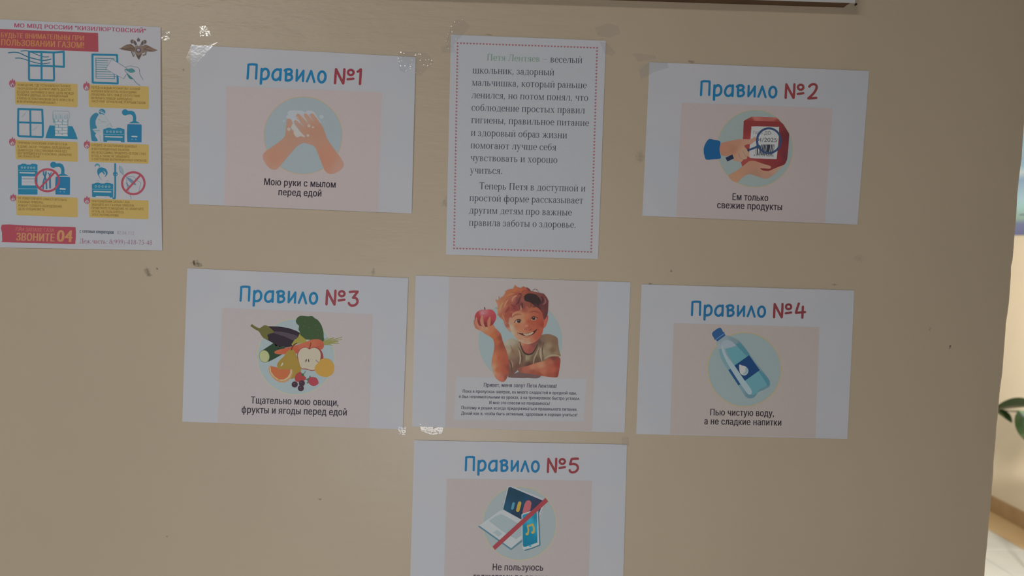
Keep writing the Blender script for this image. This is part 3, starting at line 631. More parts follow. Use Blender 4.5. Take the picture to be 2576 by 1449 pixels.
pr.poly(smooth(K3([(700, 1062), (760, 1010), (1000, 950), (1250, 880), (1500, 800), (1600, 755), (1680, 735), (1810, 733), (1900, 775), (1948, 860), (1930, 950), (1860, 1000), (1700, 1015), (1400, 1070), (1250, 1092), (1000, 1105), (850, 1112), (740, 1098)]), 3), None, 7, grad=[(695, 885, (164, 86, 62)), (760, 875, (164, 90, 68)), (790, 863, (160, 88, 66)), (805, 870, (156, 78, 60)), (750, 885, (154, 76, 58)), (720, 888, (160, 80, 56))])
pr.build('carrot', d, 'orange carrot with green tops')
part3('pear', [([(1060, 1012), (1130, 988), (1205, 1030), (1245, 1120), (1300, 1245), (1350, 1370), (1372, 1480), (1360, 1560), (1300, 1630), (1210, 1700), (1100, 1720), (900, 1560), (775, 1430), (785, 1330), (860, 1240), (950, 1150), (1000, 1070)], (136, 112, 52), 1), (ellipse(895, 1365, 18, 50, 14, .5), (188, 182, 152), 0)], 'yellow-green pear', 8)
s3.P().stroke(K3([(1130, 1000), (1150, 930), (1200, 870), (1262, 835)]), 2.9, (92, 52, 32), 10, sm=3).build('pear_stem', d)
part3('apple', [([(1275, 1180), (1290, 1060), (1380, 955), (1470, 925), (1580, 960), (1690, 935), (1790, 945), (1870, 1010), (1920, 1110), (1928, 1230), (1850, 1320), (1700, 1525), (1500, 1490), (1385, 1478), (1340, 1380)], (124, 58, 58), 1),
                ([(1292, 1150), (1320, 1045), (1385, 968), (1470, 942), (1530, 955), (1580, 988), (1630, 962), (1700, 950), (1780, 972), (1840, 1035), (1865, 1120), (1850, 1250), (1800, 1360), (1705, 1500), (1600, 1500), (1500, 1470), (1385, 1460), (1330, 1340)], (164, 152, 136), 1),
                (ellipse(1497, 1270, 13, 42, 14, .3), (48, 34, 34), 0), (ellipse(1562, 1270, 12, 42, 14, -.2), (48, 34, 34), 0)], 'halved red apple with pale flesh', 9)
s3.P().stroke(K3([(1618, 825), (1600, 900), (1583, 968)]), 2.2, (108, 48, 34), 14).stroke(K3([(1740, 1255), (1775, 1290), (1812, 1318)]), 1, (84, 60, 60), 14).build('apple_stem', d)
part3('orange_slice', [([(575, 1400), (556, 1480), (575, 1570), (640, 1680), (730, 1765), (830, 1815), (930, 1822), (1040, 1782), (1120, 1700), (1165, 1590), (1160, 1490), (1135, 1488), (1000, 1500), (830, 1500), (760, 1445), (600, 1402)], (186, 122, 88), 0),
                       ([(590, 1408), (760, 1442), (830, 1492), (1000, 1490), (1128, 1490), (1140, 1570), (1080, 1690), (980, 1760), (880, 1775), (760, 1730), (660, 1650), (590, 1540)], (200, 152, 122), 0),
                       ([(600, 1408), (760, 1440), (830, 1494), (1000, 1490), (1105, 1492), (1095, 1590), (1030, 1690), (930, 1748), (820, 1745), (700, 1665), (620, 1550)], (160, 90, 58), 0)], 'orange slice', 13)
part3('apricot', [([(1715, 1480), (1730, 1400), (1810, 1320), (1870, 1240), (1990, 1215), (2110, 1260), (2190, 1370), (2205, 1480), (2160, 1600), (2060, 1670), (1930, 1678), (1810, 1630), (1740, 1560)], (180, 126, 60), 1)], 'round orange-yellow fruit', 14)
part3('strawberry', [([(1350, 1555), (1260, 1600), (1212, 1700), (1235, 1780), (1300, 1808), (1400, 1790), (1480, 1750), (1492, 1690), (1430, 1650), (1370, 1575)], (140, 58, 58), 1), ([(1375, 1570), (1400, 1600), (1430, 1590), (1440, 1630), (1450, 1660), (1400, 1660), (1368, 1620)], (66, 84, 54), 0), ([(1485, 1525), (1497, 1532), (1440, 1615), (1428, 1606)], (80, 96, 80), 0)], 'strawberry', 15)
part3('raspberry', [([(1595, 1640), (1612, 1690), (1590, 1730), (1560, 1790), (1555, 1840), (1512, 1842), (1540, 1790), (1525, 1765), (1480, 1742), (1540, 1720), (1575, 1700)], (66, 88, 70), 0), ([(1560, 1760), (1590, 1700), (1660, 1684), (1740, 1700), (1785, 1750), (1808, 1835), (1760, 1885), (1680, 1910), (1600, 1875), (1560, 1820)], (144, 58, 68), 1)], 'red raspberry', 15)
pr = s3.P()
for x, y in ((1210, 1870), (1390, 1840), (1365, 1964)): pr.disc(*K3([(x, y)])[0], 7.6, (60, 40, 52), 18)
for x, y in ((1195, 1850), (1375, 1815), (1350, 1945)): pr.disc(*K3([(x, y)])[0], 1.6, (84, 66, 78), 19)
pr.build('blackcurrants', d, 'three dark currants')

# ---- the boy poster
R5 = (152, 149, 156)
s5 = Sheet([(1046, 693), (1585.8, 709.9), (1570.7, 1087.4), (1036.4, 1072)], R5, 'poster of a smiling red-haired boy holding up an apple, centre of the group',
           lifts=(.0004, .0008, .0019, .0004))
s5.panel([(1130, 696.6), (1504, 708.2), (1489.6, 1084.2), (1120, 1073.6)], (153, 142, 143), label='pale pink printed panel')
s5.panel([(1148, 948.2), (1476.5, 952.5), (1467.8, 1059.8), (1141.6, 1056)], (151, 147, 153), 'text_panel', 3.2, 'whitish text panel')
pr = s5.P(); bk = (60, 54, 68)
fx = lambda t: t.replace('л', 'ʌ').replace('Л', 'Λ')
for t, p0, p1, cp in (('Привет, меня зовут Петя Лентяев!', (1217, 972.8), (1400.3, 975.9), 9.8), ('Пока я пропускал завтрак, ел много сладостей и вредной еды,', (1164, 987.9), (1450.4, 992.6), 7.8),
                      ('я был невнимательным на уроках, а на тренировках быстро уставал.', (1154.1, 1001), (1459.1, 1006.4), 7.8), ('И мне это совсем не понравилось!', (1230.9, 1016.6), (1383.1, 1018.8), 7.8),
                      ('Поэтому я решил всегда придерживаться правильного питания.', (1160.5, 1029), (1451.9, 1033.7), 7.8), ('Делай как я, чтобы быть активным, здоровым и хорошо учиться!', (1159.9, 1043), (1451.9, 1047.4), 7.8)):
    text(pr, fx(t), p0, p1, cp, bk, 5, .022)
pr.build('lettering', s5.root)
d = disc(s5, 1309, 858, 105.5, 105.5, (133, 142, 147), (146, 144, 128), .8)
K5 = lambda p: C(1180, 710, 9.985, p)
def gk(l): return [(1180 + x / 9.985, 710 + y / 9.985, c) for x, y, c in l]
def part5(nm, lab, ly, polys=(), strokes=(), parent=None):
    pr = s5.P()
    for pts, g, sm in polys:
        q = smooth(K5(pts), 3) if sm else K5(pts)
        if isinstance(g, list): pr.poly(q, None, ly, grad=gk(g), edge=3.2)
        else: pr.poly(q, g, ly)
        ly += 1
    for pts, w, c in strokes: pr.stroke(K5(pts), w / 10, c, ly, sm=3, taper=lambda t: .35 + 1.3 * math.sin(math.pi * min(.95, max(.05, t))) * .5)
    return pr.build(nm, parent or d, lab)
part5('table_edge', None, 4, [([(1040, 2400), (1060, 2330), (1270, 2240), (1500, 2280), (1820, 2345), (1760, 2400), (1700, 2416)], (98, 74, 74), 0)])
part5('shirt', 'olive-brown t-shirt and vest', 5, [([(850, 1560), (930, 1470), (1030, 1420), (1140, 1420), (1260, 1480), (1500, 1500), (1740, 1430), (1800, 1335), (1950, 1303), (2080, 1322), (2220, 1400), (2240, 1560), (2275, 1760), (2287, 1870), (2000, 1900), (1900, 2000), (1700, 2100), (1300, 2160), (1170, 2260), (1060, 2370), (980, 2370), (990, 2050), (940, 1760)],
     [(950, 1500, (150, 138, 126)), (1080, 1500, (144, 132, 116)), (1000, 1720, (146, 128, 110)), (1100, 1750, (122, 92, 74)), (1200, 1800, (118, 94, 76)), (1250, 1650, (124, 106, 86)), (1100, 2050, (112, 86, 72)), (1200, 2100, (96, 66, 56)), (1050, 2250, (100, 70, 62)), (1330, 1900, (92, 62, 54)), (1450, 1900, (134, 120, 96)), (1500, 1830, (128, 116, 96)), (1600, 1900, (100, 78, 62)), (1500, 2060, (84, 54, 46)), (1700, 1950, (90, 66, 52)), (1730, 1700, (104, 82, 66)), (1780, 1500, (90, 66, 58)), (1850, 1450, (112, 88, 72)), (1850, 1750, (136, 120, 98)), (2000, 1420, (118, 90, 72)), (2000, 1600, (132, 112, 90)), (1980, 1800, (130, 112, 90)), (2150, 1500, (112, 84, 68)), (2180, 1800, (124, 104, 84)), (2100, 1700, (108, 80, 64)), (2250, 1850, (120, 92, 76))], 1)],
     [([(1340, 1720), (1400, 1840), (1400, 1990)], 26, (104, 78, 64)), ([(1250, 1700), (1290, 1900), (1270, 2050)], 40, (142, 126, 104)), ([(1240, 1620), (1320, 1800), (1330, 2080)], 26, (92, 66, 56)), ([(1760, 1620), (1700, 1780), (1640, 1900), (1610, 2050)], 34, (140, 122, 104)), ([(1880, 1500), (1840, 1700), (1860, 1880), (1840, 2000)], 22, (84, 58, 50)), ([(1790, 1650), (1790, 1800), (1830, 1980)], 40, (144, 130, 108)),
      ([(1900, 1920), (1990, 1860), (2130, 1830), (2285, 1860)], 40, (146, 124, 104)), ([(1040, 1580), (1090, 1700), (1130, 1800)], 14, (104, 80, 66)), ([(1060, 1960), (1090, 2050), (1080, 2140)], 24, (136, 108, 92)), ([(1000, 1960), (1060, 2080), (1080, 2260)], 24, (86, 52, 48))])
part5('neck', None, 8, [([(1265, 1470), (1300, 1600), (1345, 1690), (1400, 1760), (1480, 1792), (1560, 1772), (1640, 1680), (1710, 1540), (1760, 1400), (1500, 1350)], [(1330, 1500, (160, 106, 84)), (1450, 1640, (148, 84, 72)), (1550, 1700, (136, 68, 64)), (1650, 1560, (116, 66, 60)), (1720, 1450, (100, 62, 58))], 1)],
     [([(1275, 1500), (1310, 1620), (1370, 1750), (1470, 1815), (1580, 1790), (1660, 1690), (1720, 1560)], 42, (66, 44, 42))])
part5('right_arm', None, 10, [([(1215, 2165), (1330, 2130), (1500, 2090), (1700, 2022), (1850, 1985), (1930, 1955), (2000, 1895), (2120, 1868), (2285, 1905), (2278, 2120), (2255, 2260), (2232, 2365), (2180, 2390), (2040, 2382), (1800, 2350), (1600, 2310), (1450, 2290), (1270, 2262)],
     [(1260, 2190, (118, 72, 64)), (1400, 2190, (150, 82, 70)), (1600, 2130, (164, 104, 82)), (1800, 2080, (168, 112, 88)), (1600, 2250, (134, 70, 56)), (1850, 2230, (158, 92, 70)), (2050, 2000, (150, 84, 66)), (2120, 1900, (104, 56, 50)), (2100, 2200, (154, 78, 60)), (2220, 2050, (132, 54, 48)), (2240, 2300, (124, 56, 50)), (2050, 2350, (138, 70, 54)), (1750, 2320, (132, 66, 54))], 1)])
part5('left_arm', None, 11, [([(600, 1040), (650, 1140), (750, 1240), (800, 1310), (840, 1460), (890, 1600), (950, 1760), (985, 1920), (1003, 2080), (1003, 2250), (960, 2380), (910, 2470), (850, 2505), (780, 2490), (690, 2430), (630, 2340), (600, 2240), (565, 2140), (565, 2000), (590, 1860), (625, 1700), (632, 1560), (605, 1440), (530, 1370), (420, 1310), (320, 1240), (240, 1200), (160, 1160), (140, 1080), (135, 980), (250, 1060), (400, 1120), (540, 1060)],
     [(200, 1130, (160, 104, 86)), (330, 1150, (172, 118, 94)), (450, 1150, (174, 120, 92)), (540, 1180, (164, 98, 72)), (450, 1280, (164, 104, 78)), (620, 1350, (160, 90, 58)), (700, 1280, (150, 84, 62)), (780, 1400, (128, 62, 48)), (700, 1500, (156, 84, 58)), (830, 1560, (126, 62, 50)), (650, 1900, (166, 102, 74)), (760, 1900, (152, 78, 54)), (900, 1950, (146, 70, 54)), (600, 2150, (170, 124, 96)), (720, 2200, (156, 86, 60)), (880, 2200, (148, 72, 56)), (980, 2150, (124, 60, 50)), (700, 2370, (168, 104, 84)), (830, 2420, (160, 92, 78)), (930, 2400, (124, 62, 56)), (620, 2300, (172, 122, 100))], 1)])
part5('apple', 'red apple', 12, [([(142, 930), (148, 840), (190, 760), (270, 705), (360, 690), (410, 700), (470, 682), (560, 690), (630, 740), (675, 820), (680, 890), (660, 960), (620, 1030), (560, 1090), (440, 1125), (320, 1105), (200, 1070), (150, 1000)],
     [(200, 800, (150, 56, 60)), (350, 780, (176, 118, 126)), (400, 730, (168, 96, 104)), (380, 830, (158, 76, 84)), (560, 750, (158, 66, 72)), (600, 880, (152, 58, 66)), (450, 920, (146, 54, 58)), (250, 900, (144, 52, 54)), (400, 1060, (112, 44, 48)), (540, 1050, (124, 48, 56)), (180, 1000, (104, 40, 42))], 1)],
     [([(385, 625), (395, 660), (402, 695)], 30, (100, 44, 50))])
part5('fingers', None, 15, [], [([(525, 880), (505, 960), (495, 1060), (500, 1160)], 84, (160, 100, 80)), ([(325, 850), (320, 940), (335, 1050), (400, 1150)], 84, (166, 108, 88)), ([(188, 890), (180, 980), (215, 1080), (300, 1160)], 66, (162, 104, 88)), ([(128, 960), (140, 1050), (180, 1130), (250, 1180)], 46, (150, 94, 80))])
part5('ear', None, 15, [([(880, 980), (950, 1000), (1000, 1060), (1050, 1250), (990, 1220), (920, 1120), (880, 1040)], [(900, 1010, (156, 98, 80)), (970, 1080, (140, 78, 66)), (1010, 1180, (166, 116, 98))], 1)])
part5('ear', None, 15, [([(1880, 860), (1940, 800), (1975, 830), (1985, 920), (1950, 1050), (1900, 1135), (1860, 1145), (1870, 1000)], [(1960, 860, (140, 70, 64)), (1930, 900, (162, 86, 70)), (1900, 1080, (164, 84, 66))], 1)])
face = part5('face', 'smiling freckled face', 17, [([(1000, 900), (1020, 800), (1130, 690), (1300, 600), (1500, 530), (1680, 540), (1800, 660), (1850, 830), (1880, 1000), (1870, 1150), (1832, 1300), (1760, 1415), (1650, 1505), (1500, 1556), (1400, 1545), (1260, 1480), (1170, 1400), (1100, 1310), (1050, 1210), (1010, 1080), (995, 980)],
     [(1020, 920, (166, 116, 96)), (1080, 1000, (166, 120, 98)), (1060, 1150, (176, 142, 124)), (1090, 1280, (178, 140, 120)), (1200, 900, (164, 114, 90)), (1330, 830, (166, 112, 86)), (1350, 980, (166, 114, 86)), (1200, 1100, (160, 98, 72)), (1300, 1180, (164, 102, 78)), (1450, 850, (162, 98, 72)), (1440, 1080, (164, 98, 76)), (1500, 1000, (150, 72, 54)), (1500, 1120, (148, 76, 58)), (1400, 700, (140, 74, 60)), (1600, 720, (150, 84, 64)), (1700, 780, (152, 76, 60)), (1800, 800, (142, 68, 56)), (1600, 1020, (148, 72, 54)), (1750, 1000, (146, 66, 50)), (1840, 1050, (136, 58, 48)), (1600, 1120, (154, 78, 58)), (1780, 1200, (154, 76, 56)), (1800, 1320, (152, 72, 56)), (1700, 1400, (150, 76, 60)), (1600, 1470, (158, 96, 76)), (1450, 1450, (168, 118, 94)), (1300, 1400, (168, 116, 92)), (1200, 1330, (172, 124, 102)), (1500, 1545, (176, 128, 108)), (1300, 1500, (178, 136, 116))], 1)])
part5('eyebrows', None, 19, [], [([(1075, 885), (1150, 825), (1230, 805), (1310, 808)], 44, (142, 84, 66)), ([(1530, 755), (1620, 730), (1700, 745), (1770, 775)], 44, (128, 66, 54))])
pr = s5.P()
for (ex, ey, rx, ry, ix, iy) in ((1238, 978, 84, 44, 1250, 980), (1625, 915, 66, 46, 1622, 908)):
    pr.poly(K5(ellipse(ex, ey, rx, ry, 20, -.2)), (160, 130, 114), 19); pr.poly(K5(ellipse(ix, iy, 46, 46, 20)), (66, 50, 46), 20); pr.poly(K5(ellipse(ix, iy, 22, 22, 14)), (34, 24, 26), 21); pr.poly(K5(ellipse(ix - 8, iy - 18, 9, 9, 8)), (150, 140, 138), 22)
pr.stroke(K5([(1138, 1018), (1170, 965), (1230, 932), (1290, 940), (1310, 975)]), 1.7, (84, 46, 40), 22, sm=3).stroke(K5([(1560, 915), (1590, 872), (1640, 862), (1690, 885), (1720, 900)]), 1.7, (80, 42, 38), 22, sm=3)
pr.build('eyes', d, 'brown eyes')
part5('nose', None, 19, [], [([(1390, 1190), (1420, 1175), (1450, 1195)], 24, (136, 76, 62)), ([(1490, 1205), (1540, 1200), (1570, 1170)], 26, (132, 66, 54)), ([(1400, 1110), (1440, 1090), (1480, 1110)], 30, (174, 116, 92))])
part5('mouth', None, 19, [([(1230, 1272), (1340, 1285), (1480, 1275), (1600, 1240), (1710, 1175), (1660, 1265), (1580, 1325), (1480, 1352), (1400, 1348), (1310, 1320)], (74, 34, 34), 1), ([(1360, 1292), (1480, 1284), (1600, 1246), (1620, 1262), (1560, 1318), (1480, 1340), (1410, 1340)], (186, 138, 120), 1)],
      [([(1440, 1292), (1442, 1336)], 8, (130, 80, 70)), ([(1495, 1285), (1500, 1334)], 8, (130, 80, 70)), ([(1545, 1272), (1555, 1318)], 8, (130, 80, 70)), ([(1395, 1298), (1400, 1330)], 8, (130, 80, 70)), ([(1220, 1245), (1215, 1280), (1225, 1320)], 16, (140, 84, 66)), ([(1715, 1150), (1740, 1180), (1735, 1210)], 16, (130, 66, 50)), ([(1380, 1375), (1470, 1380), (1560, 1355)], 22, (150, 90, 74))])
hs = [(710, 560, (166, 112, 84)), (740, 700, (164, 110, 82)), (800, 500, (160, 102, 76)), (800, 420, (154, 96, 72)), (900, 340, (158, 96, 68)), (1000, 220, (158, 92, 64)), (1150, 200, (160, 90, 60)), (1300, 190, (156, 84, 60)), (1400, 150, (152, 76, 58)), (1500, 200, (126, 60, 50)), (1200, 300, (138, 70, 58)), (1100, 420, (152, 90, 74)), (1000, 520, (142, 76, 62)), (900, 600, (156, 92, 72)), (1000, 680, (134, 64, 56)), (1150, 640, (120, 54, 54)), (1100, 780, (136, 66, 56)), (950, 820, (140, 68, 56)), (850, 800, (150, 86, 68)), (950, 950, (144, 78, 64)), (1230, 450, (108, 58, 58)), (1300, 560, (106, 56, 56)), (1280, 350, (122, 66, 58)), (1350, 450, (128, 74, 66)), (1600, 250, (124, 68, 56)), (1750, 300, (106, 60, 54)), (1850, 350, (100, 54, 52)), (1950, 450, (92, 50, 52)), (1900, 600, (84, 46, 48)), (1850, 750, (100, 50, 48)), (1950, 780, (84, 46, 48)), (1700, 560, (70, 40, 42)), (1450, 560, (124, 66, 56)), (1550, 600, (130, 70, 56))]
part5('hair', 'tousled red hair', 23, [([(720, 640), (712, 560), (680, 500), (660, 440), (735, 470), (745, 355), (790, 420), (870, 335), (930, 230), (1000, 180), (1110, 168), (1150, 70), (1205, 125), (1290, 148), (1370, 118), (1460, 150), (1560, 222), (1640, 240), (1780, 270), (1880, 292), (1950, 380), (1995, 470), (1990, 560), (1985, 700), (1970, 800), (1930, 900), (1880, 950), (1840, 780), (1780, 680), (1690, 620), (1600, 640), (1545, 600), (1500, 640), (1440, 590), (1370, 690), (1330, 600), (1290, 700), (1230, 720), (1150, 740), (1090, 780), (1070, 850), (1010, 900), (990, 1020), (930, 1000), (870, 965), (780, 890), (745, 850), (715, 740)], hs, 0),
     ([(1380, 370), (1420, 310), (1500, 280), (1580, 285), (1680, 310), (1750, 380), (1800, 460), (1780, 540), (1700, 590), (1640, 580), (1560, 520), (1480, 490), (1400, 460)], (48, 34, 34), 1)],
     [([(x0, y0), ((x0 + x1) / 2 - 8, (y0 + y1) / 2 - 6), (x1, y1)], w_, c_) for x0, y0, x1, y1, w_, c_ in ((760, 520, 672, 440, 30, (158, 108, 82)), (790, 460, 742, 360, 26, (156, 110, 88)), (860, 380, 800, 400, 26, (150, 96, 74)), (960, 250, 905, 235, 26, (156, 100, 74)), (1040, 220, 940, 205, 24, (154, 92, 68)), (1180, 160, 1148, 78, 24, (156, 92, 66)), (1240, 170, 1110, 150, 24, (158, 94, 66)), (1340, 150, 1380, 118, 26, (146, 74, 56)), (740, 700, 668, 640, 16, (150, 118, 100)), (740, 780, 728, 840, 20, (154, 100, 78)), (820, 860, 862, 960, 24, (160, 102, 78)), (900, 900, 880, 1000, 26, (150, 84, 66)), (1360, 640, 1345, 730, 22, (132, 70, 58)), (1430, 600, 1400, 700, 18, (128, 68, 58)), (1500, 590, 1525, 660, 18, (118, 62, 54)), (1600, 600, 1640, 650, 16, (110, 58, 52)), (1080, 800, 1060, 890, 24, (130, 62, 54)))] + 
     [([(1080, 480), (1100, 400), (1160, 350), (1200, 340)], 44, (164, 112, 92)), ([(1060, 560), (1120, 600), (1180, 600)], 34, (110, 50, 50)), ([(1180, 560), (1240, 500), (1290, 360)], 40, (92, 44, 46)), ([(1240, 300), (1300, 290), (1310, 340)], 26, (86, 42, 42)), ([(1340, 520), (1330, 600), (1350, 680)], 36, (74, 40, 42)), ([(1540, 500), (1560, 570), (1540, 640)], 20, (88, 46, 44)), ([(1640, 540), (1720, 600), (1800, 690)], 50, (66, 40, 42)), ([(1440, 140), (1500, 180), (1540, 230)], 34, (100, 48, 44)), ([(1820, 360), (1860, 430), (1830, 500), (1760, 560)], 44, (64, 38, 42)), ([(1900, 400), (1920, 500), (1860, 560)], 40, (124, 76, 74)),
      ([(880, 640), (920, 520), (980, 440)], 40, (168, 112, 84)), ([(780, 700), (800, 600), (850, 520)], 36, (172, 120, 92)), ([(960, 350), (1040, 300), (1120, 290)], 36, (168, 104, 76)), ([(840, 820), (870, 900), (900, 980)], 26, (172, 116, 90)), ([(1590, 220), (1640, 175), (1700, 190), (1750, 250)], 12, (110, 80, 74)), ([(1660, 180), (1720, 185)], 10, (110, 84, 78)), ([(900, 760), (960, 700), (1000, 620)], 34, (122, 54, 50)), ([(1300, 590), (1310, 660), (1290, 700)], 40, (156, 108, 92)), ([(1000, 760), (1060, 740), (1130, 760)], 30, (148, 80, 66)), ([(1420, 200), (1350, 230), (1330, 280)], 30, (130, 62, 54))])

# ---- poster with rule 4
R4 = (143, 140, 146)
s4 = Sheet([(1613.8, 715), (2148, 730.4), (2130.6, 1103.5), (1600.1, 1091.3)], R4, 'rule 4 poster with a tilted water bottle, right of the boy poster',
           lifts=(.0005, .0010, .0016, .0005), group='landscape rule posters')
s4.panel([(1695, 813), (2061, 823.2), (2050.9, 1100.6), (1685, 1092.2)], (143, 131, 129), label='pale pink printed panel')
heading(s4, (1739.6, 794.6), (1966.5, 800.4), [C(1730, 745, 8.31, q) for q in ([(2322, 155), (2290, 250), (2262, 348)], [(2262, 350), (2350, 342), (2452, 332)], [(2407, 222), (2402, 330), (2396, 448)])], (28, 84, 122), (106, 46, 50))
caption(s4, [('Пью чистую воду,', (1786.5, 1044.7), (1946.9, 1047.6)), ('а не сладкие напитки', (1771.2, 1067.1), (1965, 1070.6))], 16.4, (40, 32, 42))
d = disc(s4, 1873, 929.6, 92.4, 93, (122, 131, 135), (160, 132, 88), 1.7)
K4 = lambda p: C(1760, 815, 9.985, p)
def part4(nm, lab, ly, polys):
    pr = s4.P()
    for k, (pts, g, sm) in enumerate(polys): pr.poly(smooth(K4(pts), 3) if sm else K4(pts), None if isinstance(g, list) else g, ly + k, grad=[(1760 + x / 10, 815 + y / 10, c) for x, y, c in g] if isinstance(g, list) else None, edge=6)
    return pr.build(nm, d, lab)
part4('bottle', 'tilted pale blue plastic bottle', 4, [
 ([(660, 290), (800, 325), (940, 385), (1030, 460), (1120, 570), (1250, 740), (1400, 950), (1600, 1200), (1740, 1390), (1772, 1480), (1750, 1570), (1600, 1660), (1470, 1710), (1430, 1770), (1370, 1840), (1270, 1872), (1190, 1850), (1120, 1780), (1000, 1590), (870, 1390), (700, 1140), (570, 930), (500, 760), (465, 610), (430, 540), (440, 440)], [(600, 400, (114, 126, 134)), (850, 380, (104, 118, 126)), (1050, 520, (88, 112, 122)), (1300, 850, (104, 120, 128)), (1700, 1450, (86, 112, 126)), (1300, 1830, (84, 110, 122)), (1000, 1650, (98, 122, 132)), (600, 900, (98, 124, 132)), (480, 600, (126, 132, 138))], 1),
 ([(640, 620), (760, 600), (900, 570), (980, 540), (1100, 620), (1250, 780), (1500, 1150), (1700, 1400), (1690, 1540), (1500, 1640), (1430, 1740), (1330, 1790), (1230, 1760), (1000, 1440), (870, 1040)], (82, 124, 134), 0),
 ([(920, 500), (1000, 480), (1110, 580), (1250, 750), (1230, 800), (1190, 820), (1060, 680), (960, 580)], (66, 108, 122), 0),
 ([(1480, 1200), (1520, 1170), (1620, 1260), (1750, 1430), (1750, 1530), (1700, 1570), (1680, 1500), (1600, 1370)], (66, 108, 124), 0),
 ([(520, 520), (600, 420), (680, 395), (760, 410), (840, 460), (925, 550), (640, 622), (560, 560)], (126, 134, 144), 0)])
part4('highlight', None, 9, [([(545, 520), (600, 600), (690, 800), (870, 1040), (1140, 1425), (1290, 1640), (1312, 1720), (1290, 1765), (1240, 1770), (1180, 1720), (980, 1440), (780, 1130), (640, 880), (570, 700)], (130, 143, 152), 1), ([(480, 630), (545, 630), (590, 790), (680, 960), (775, 1120), (720, 1155), (600, 950), (510, 760)], (96, 124, 132), 0)])
part4('bottle_label', 'dark blue bottle label', 11, [([(1245, 785), (1512, 1160), (1135, 1428), (875, 1045)], (24, 54, 94), 0), ([(775, 1125), (1022, 1510), (975, 1548), (722, 1160)], (32, 66, 104), 0)])
part4('water_drop', 'white drop mark', 13, [([(1000, 1018), (1060, 1040), (1130, 1055), (1190, 1100), (1224, 1165), (1205, 1240), (1150, 1288), (1080, 1285), (1020, 1240), (1000, 1170), (993, 1090)], (154, 164, 168), 1), ([(1160, 1090), (1205, 1140), (1195, 1230), (1130, 1272), (1080, 1260), (1140, 1210), (1150, 1150)], (112, 134, 142), 1)])
part4('bottle_cap', 'blue screw cap', 8, [([(308, 240), (340, 195), (400, 150), (470, 105), (520, 95), (548, 120), (590, 200), (625, 210), (620, 235), (652, 285), (440, 440), (400, 392), (368, 392), (360, 350), (320, 290)], (38, 70, 110), 0), ([(400, 385), (612, 235), (620, 248), (408, 398)], (90, 118, 148), 0)])

# ---- poster with rule 5
R6 = (158, 157, 162)
s6 = Sheet([(1042.3, 1106.8), (1576.7, 1117.8), (1566, 1495), (1031.3, 1483)], R6, 'rule 5 poster with a crossed-out laptop and phone, lowest in the group',
           lifts=(.0005, .0010, .0010, .0005), group='landscape rule posters')
s6.panel([(1124, 1204), (1489.5, 1209), (1479.6, 1493), (1116.3, 1484.8)], (158, 148, 147), label='pale pink printed panel')
heading(s6, (1170.7, 1185.1), (1397.5, 1189.6), [C(1140, 1130, 7.806, q) for q in ([(2450, 186), (2390, 186), (2328, 192)], [(2328, 192), (2312, 240), (2294, 296)], [(2294, 296), (2370, 290), (2425, 312), (2448, 355), (2438, 405), (2395, 445), (2335, 455), (2300, 440), (2288, 412)])], (30, 100, 142), (126, 54, 60))
caption(s6, [('Не пользуюсь', (1239.1, 1434.5), (1366.3, 1435.6)), ('гаджетами во время еды', (1191, 1458), (1417.7, 1462))], 16.6, (54, 44, 54))
d = disc(s6, 1307.2, 1316.9, 92.8, 92.3, (141, 149, 151), (178, 156, 116), 1.4)
K6 = lambda p: C(1190, 1210, 9.985, p)
def part6(nm, lab, ly, polys=(), strokes=()):
    pr = s6.P()
    for k, (pts, g, sm) in enumerate(polys): pr.poly(smooth(K6(pts), 3) if sm else K6(pts), None if isinstance(g, list) else g, ly, grad=[(1190 + x / 10, 1210 + y / 10, c) for x, y, c in g] if isinstance(g, list) else None, edge=6); ly += 1
    for pts, w, c in strokes: pr.stroke(K6(pts), w / 10, c, ly)
    return pr.build(nm, d, lab)
part6('laptop', 'white laptop with dark screen', 4, [
 ([(870, 140), (940, 115), (1790, 455), (1805, 600), (1690, 960), (1200, 985), (735, 740)], (160, 161, 166), 0),
 ([(890, 165), (940, 150), (1740, 485), (1740, 600), (1650, 830), (1610, 960), (1205, 962), (755, 715), (760, 690)], [(950, 200, (30, 58, 76)), (800, 680, (30, 72, 96)), (1200, 350, (26, 56, 76)), (1100, 850, (32, 52, 74)), (1600, 600, (48, 52, 76)), (1300, 500, (28, 64, 88))], 0),
 ([(140, 1122), (420, 930), (640, 765), (700, 735), (760, 735), (1215, 975), (1235, 1440), (960, 1695)], (162, 165, 171), 0),
 ([(395, 1000), (560, 890), (700, 828), (900, 930), (1215, 1115), (1215, 1370), (1080, 1462), (760, 1275)], (138, 150, 154), 0),
 ([(500, 1290), (600, 1228), (745, 1325), (640, 1400)], (142, 153, 158), 0)],
 [([(152, 1140), (560, 1430), (955, 1715), (1235, 1500)], 38, (80, 114, 128)), ([(1795, 600), (1660, 960)], 7, (92, 100, 104))])
pr = s6.P()
for i in range(9):
    t = i / 8; pr.stroke(K6([(420 + 330 * t - 0, 990 + 245 * t), (705 + 480 * t * .98, 838 + 250 * t)]), .35, (156, 164, 168), 10, caps=False)
for i in range(1, 5):
    t = i / 5; pr.stroke(K6([(410 + 290 * t, 1000 - 165 * t), (780 + 420 * t, 1265 - 160 * t)]), .35, (156, 164, 168), 10, caps=False)
pr.build('keyboard_lines', d)
part6('screen_bars', 'blue, yellow and pink bars on the screen', 8, (), [([(1018, 565), (988, 690)], 66, (72, 126, 148)), ([(1172, 555), (1124, 735)], 88, (182, 138, 60))])
s6.P().poly(smooth(K6([(1250, 810), (1275, 650), (1310, 545), (1360, 490), (1420, 490), (1465, 545), (1455, 620), (1425, 740)]), 3), (164, 88, 94), 9).build('screen_bar_pink', d)
